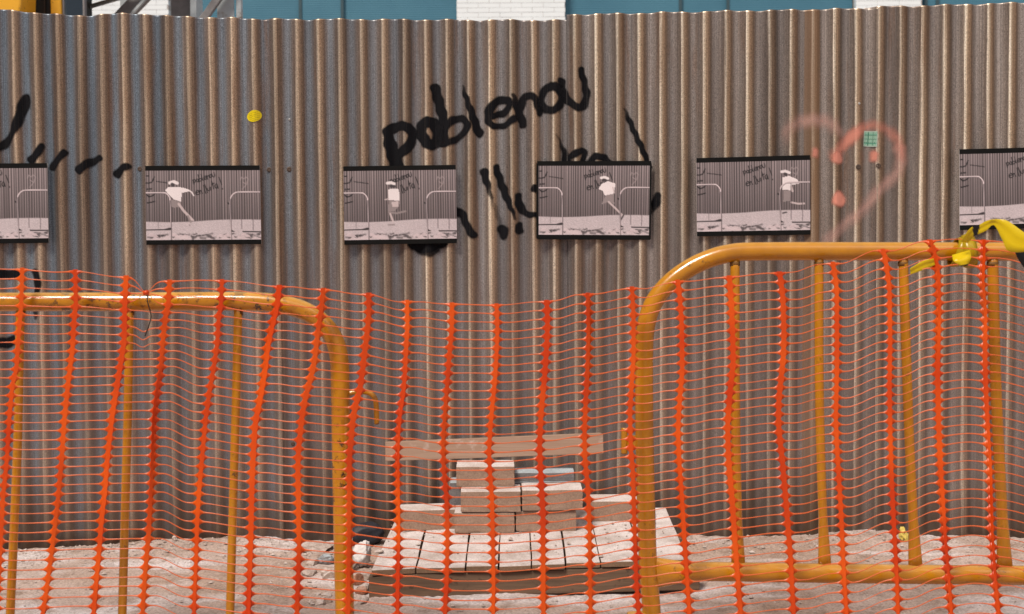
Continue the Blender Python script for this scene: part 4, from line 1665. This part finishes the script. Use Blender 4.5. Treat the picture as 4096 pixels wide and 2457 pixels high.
# ------------------------------------------------------------------ caution tape on the right rail
def tape_material():
    n = NT('yellow_tape')
    at_ = n.node('ShaderNodeAttribute')
    at_.attribute_name = 'ink'
    n.set(color=at_.outputs['Color'], rough=0.28, spec=0.5)
    tr = n.node('ShaderNodeBsdfTranslucent')
    n.link(at_.outputs['Color'], tr.inputs['Color'])
    mx = n.node('ShaderNodeMixShader')
    mx.inputs[0].default_value = 0.3
    n.link(n.p.outputs[0], mx.inputs[1])
    n.link(tr.outputs[0], mx.inputs[2])
    n.link(mx.outputs[0], n.out.inputs[0])
    return n.m


M_TAPE = tape_material()


def build_tape():
    root = thing('tape', 'yellow and black caution tape knotted round the right barrier rail', 'tape', tuple(at(3845, 1060, 3.32)))
    YC, KC = (0.80, 0.60, 0.006), (0.012, 0.012, 0.014)

    def ribbon(name, a_, b_, dep, black, n=8):
        """two edge polylines in image points, with depth"""
        A = spline([(x, y, d) for (x, y), d in zip(a_, dep)], n)
        B = spline([(x, y, d) for (x, y), d in zip(b_, dep)], n)
        m = MB()
        q = len(A)
        cols = []
        nb = 4
        for j in range(q):
            for s in range(nb):
                t = s / (nb - 1)
                x, y, d = A[j][0] * (1 - t) + B[j][0] * t, A[j][1] * (1 - t) + B[j][1] * t, A[j][2]
                m.v.append(tuple(at(x, y, d + 0.004 * math.sin(t * 3.1) + 0.004 * (t - 0.5))))
                f_ = j / (q - 1)
                c = YC
                for (l0, l1) in black:
                    if l0 < f_ + (t - 0.5) * 0.04 < l1:
                        c = KC
                cols.append((*c, 1))
        m.f = [(j * nb + s, (j + 1) * nb + s, (j + 1) * nb + s + 1, j * nb + s + 1) for j in range(q - 1) for s in range(nb - 1)]
        o = m.build(name, M_TAPE, root, smooth=True)
        ca = o.data.color_attributes.new('ink', 'FLOAT_COLOR', 'POINT')
        ca.data.foreach_set('color', np.array(cols, dtype=np.float32).ravel())
        so = o.modifiers.new('thickness', 'SOLIDIFY')
        so.thickness = 0.0006
        return o
    Y0 = 3.315
    ribbon('loop', [(3842, 966), (3880, 914), (3912, 902), (3945, 884), (3978, 877), (4026, 882), (4080, 918), (4140, 962)],
           [(3872, 972), (3894, 948), (3913, 938), (3944, 924), (3976, 902), (4008, 958), (4040, 1008), (4140, 1004)], [Y0, Y0 - 0.02, Y0 - 0.03, Y0 - 0.04, Y0 - 0.05, Y0 - 0.06, Y0 - 0.07, Y0 - 0.08], [(0.17, 0.30)])
    ribbon('tail', [(4060, 1008), (4075, 1040), (4110, 1090)], [(4100, 1000), (4130, 1010), (4160, 1040)], [Y0 - 0.03, Y0 - 0.03, Y0 - 0.03], [(-1, 2)])
    # wraps round the rail
    def wrap(px0, px1, dia, ph, black):
        m = MB()
        cols = []
        seg = 26
        c0, c1 = PR(px0, 1007), PR(px1, 1007)
        for j, (c, sk) in enumerate(((c0, 0), (c0.lerp(c1, 0.33), 1), (c0.lerp(c1, 0.66), 2), (c1, 3))):
            for k in range(seg + 1):
                a2 = 2 * math.pi * k / seg
                r_ = dia / 2 * (1 + 0.035 * math.sin(3 * a2 + ph + sk)) * (0.95 if j in (0, 3) else 1.04)
                m.v.append((c.x + 0.012 * math.sin(a2 + ph), c.y - 0.022 + r_ * math.cos(a2) * 1.25, c.z + r_ * math.sin(a2) * 1.05))
                cols.append((*(KC if (k % seg) in black else (0.52, 0.36, 0.008)), 1))
        w = seg + 1
        m.f = [(j * w + k, j * w + k + 1, (j + 1) * w + k + 1, (j + 1) * w + k) for j in range(3) for k in range(seg)]
        o = m.build('wrap', M_TAPE, root, smooth=True)
        ca = o.data.color_attributes.new('ink', 'FLOAT_COLOR', 'POINT')
        ca.data.foreach_set('color', np.array(cols, dtype=np.float32).ravel())
        so = o.modifiers.new('thickness', 'SOLIDIFY')
        so.thickness = 0.0008
    wrap(3800, 3852, 0.074, 0.4, [])
    wrap(3836, 3890, 0.083, 1.9, [])
    ribbon('tail', [(3808, 1020), (3815, 1045), (3845, 1066)], [(3880, 1000), (3884, 1030), (3872, 1062)], [Y0 + 0.02, Y0 + 0.0, Y0 - 0.0], [(0.9, 1.2)])
    ribbon('tail', [(3735, 1035), (3690, 1045), (3640, 1075)], [(3740, 1060), (3700, 1078), (3642, 1098)], [3.39, 3.40, 3.40], [])


build_tape()


# ------------------------------------------------------------------ rubble and litter
def rock_mesh(name, mat, sx, sy, sz, seed, sub=2, rough=0.22):
    bm_ = bmesh.new()
    bmesh.ops.create_icosphere(bm_, subdivisions=sub, radius=1.0)
    r = random.Random(seed)
    pl = [(Vector((r.uniform(-1, 1), r.uniform(-1, 1), r.uniform(-0.6, 1))).normalized(), r.uniform(0.55, 0.9)) for _ in range(7)]
    for v in bm_.verts:
        for nrm, d in pl:
            e_ = v.co.dot(nrm) - d
            if e_ > 0:
                v.co -= nrm * e_
        v.co *= 1 + r.uniform(-rough, rough) * 0.25
        v.co = Vector((v.co.x * sx, v.co.y * sy, v.co.z * sz))
    me = bpy.data.meshes.new(name)
    bm_.to_mesh(me)
    bm_.free()
    me.materials.append(mat)
    if sub >= 4:
        me.polygons.foreach_set('use_smooth', [True] * len(me.polygons))
    return me


def build_rubble():
    protos = [rock_mesh('stone', M_STONE, 0.02, 0.018, 0.013, 10 + i, 2) for i in range(5)]
    lab = 'pale stone lying in the loose rubble just left of the pallet'
    spots = []
    r = random.Random(5)
    for _ in range(26):
        spots.append((r.uniform(1235, 1465), r.uniform(2215, 2400), r.uniform(0.4, 1.6)))
    for i, (px, py, s) in enumerate(spots):
        p = on(px, py, 0.0)
        o = bpy.data.objects.new('stone', protos[i % 5])
        COL.objects.link(o)
        o.location = (p.x, p.y, ground_z(p.x, p.y) + 0.004 * s)
        o.rotation_euler = (r.uniform(-0.3, 0.3), r.uniform(-0.3, 0.3), r.uniform(0, 6))
        o.scale = (s, s, s)
        tag(o, lab, 'stone', 'stones in the rubble by the pallet')
    # larger single pieces
    for (px, py, sx, sz, mat, lb, sd) in (
            (1300, 2265, 0.034, 0.020, M_BRICK2, 'small grey block fragment in the rubble left of the barrier leg', 31),
            (1270, 2205, 0.075, 0.022, M_STONE, 'flat pale slab fragment propped against the bottom of the fence', 32),
            (1430, 2330, 0.030, 0.026, M_STONE_RED, 'reddish broken brick piece beside the pallet corner', 33),
            (1445, 2358, 0.024, 0.016, M_STONE_RED, 'smaller reddish brick chip in front of the pallet corner', 34),
            (1385, 2290, 0.040, 0.026, M_STONE, 'rounded pale lump behind the left barrier leg', 35),
            (700, 2175, 0.014, 0.010, M_STONE, 'small bright stone at the foot of the fence behind the left barrier', 36),
            (365, 2282, 0.014, 0.010, M_STONE, 'single stone on bare ground behind the left barrier', 37),
            (1514, 2206, 0.017, 0.006, M_STONE, 'flat chip lying on the leftmost pallet plank', 41),
            (2775, 2380, 0.020, 0.012, M_STONE, 'small brown stone at the right end of the pallet', 38)):
        p = on(px, py, 0.0)
        o = bpy.data.objects.new('stone', rock_mesh('stone', mat, sx, sx * 0.7, sz, sd, 3))
        COL.objects.link(o)
        if sd == 41:
            p = pal(px, py, 0.008)
        o.location = (p.x, p.y, p.z if sd == 41 else ground_z(p.x, p.y) + sz * 0.5)
        o.rotation_euler = (0.1, 0.2 * math.sin(sd), sd)
        tag(o, lb, 'stone')
    # crumpled plastic by the pallet corner
    mp = NT('white_plastic')
    mp.set(color=(0.60, 0.57, 0.56), rough=0.55)
    mb_ = mottled('shadow_dark', (0.010, 0.011, 0.017), (0.018, 0.02, 0.03), 20, 0.6, 0, 0.2, 40)
    o = bpy.data.objects.new('plastic_bag', rock_mesh('plastic_bag', mp.m, 0.034, 0.03, 0.045, 91, 4, 0.35))
    COL.objects.link(o)
    p = on(1450, 2275, 0.0)
    o.location = (p.x, p.y, 0.05)
    o.rotation_euler = (0.2, 0.3, 0.5)
    tag(o, 'crumpled whitish plastic bag stuffed beside the left corner of the pallet', 'bag')
    o = bpy.data.objects.new('black_sack', rock_mesh('black_sack', mb_, 0.07, 0.06, 0.045, 92, 4, 0.15))  # dark lump put in for the shade beside the pallet
    COL.objects.link(o)
    p = on(1460, 2185, 0.0)
    o.location = (p.x, p.y, 0.045)
    tag(o, 'dark blue black lump painted in as sack between the pallet and the fence', 'shadow')
    # yellow packet
    my = mottled('yellow_packet_print', (0.70, 0.56, 0.14), (0.62, 0.48, 0.10), 30, 0.4, 0, 0.3, 60, ((0.08, 0.05, 0.03), 0.56, 0.62, 90))
    o = bpy.data.objects.new('packet', rock_mesh('packet', my, 0.021, 0.009, 0.030, 93, 3, 0.8))
    COL.objects.link(o)
    p = on(3612, 2160, 0.03)
    o.location = (p.x, p.y, ground_z(p.x, p.y) + 0.026)
    o.rotation_euler = (-0.2, -0.35, 0.3)
    tag(o, 'crumpled yellow packet at the foot of the fence on the right', 'packet')


build_rubble()


def build_gravel():
    base_v = np.array([(1, 0, 0), (-1, 0, 0), (0, 1, 0), (0, -1, 0), (0, 0, 1), (0, 0, -0.6)], float)
    base_f = np.array([(0, 2, 4), (2, 1, 4), (1, 3, 4), (3, 0, 4), (2, 0, 5), (1, 2, 5), (3, 1, 5), (0, 3, 5)])
    N = 12000
    V, Fc = [], []
    r = np.random.default_rng(11)
    k = 0
    while k < N:
        x = r.uniform(-2.2, 2.2)
        if r.random() < 0.45:
            y = base_y(x) - abs(r.normal(0, 0.16)) - 0.01
        else:
            y = r.uniform(2.7, 4.75)
        if y > base_y(x) - 0.012:
            continue
        on_pal = -0.43 < x < 0.5 and 4.06 < y < 4.6
        if -0.47 < x < 0.6 and y > 3.98 and not (on_pal and r.random() < 0.5):
            continue
        s = 0.0016 + 0.0026 * r.random() ** 3 + (0.007 * r.random() if r.random() < 0.06 else 0)
        ang = r.uniform(0, 6.28)
        v = base_v * (1 + r.uniform(-0.3, 0.3, (6, 3))) * np.array([s * 1.2, s, s * 0.75])
        c, q = math.cos(ang), math.sin(ang)
        v = np.stack([v[:, 0] * c - v[:, 1] * q, v[:, 0] * q + v[:, 1] * c, v[:, 2]], 1)
        v += np.array([x, y, (pz(x, y) + 0.003 if on_pal else ground_z(x, y)) + s * 0.35])
        V.append(v)
        Fc.append(base_f + 6 * k)
        k += 1
    V, Fc = np.concatenate(V), np.concatenate(Fc)
    me = bpy.data.meshes.new('gravel')
    me.from_pydata(V.tolist(), [], Fc.tolist())
    me.materials.append(M_STONE)
    o = bpy.data.objects.new('gravel', me)
    COL.objects.link(o)
    o['kind'] = 'stuff'
    o['label'] = 'fine gravel and dust crumbs scattered over the ground'


build_gravel()
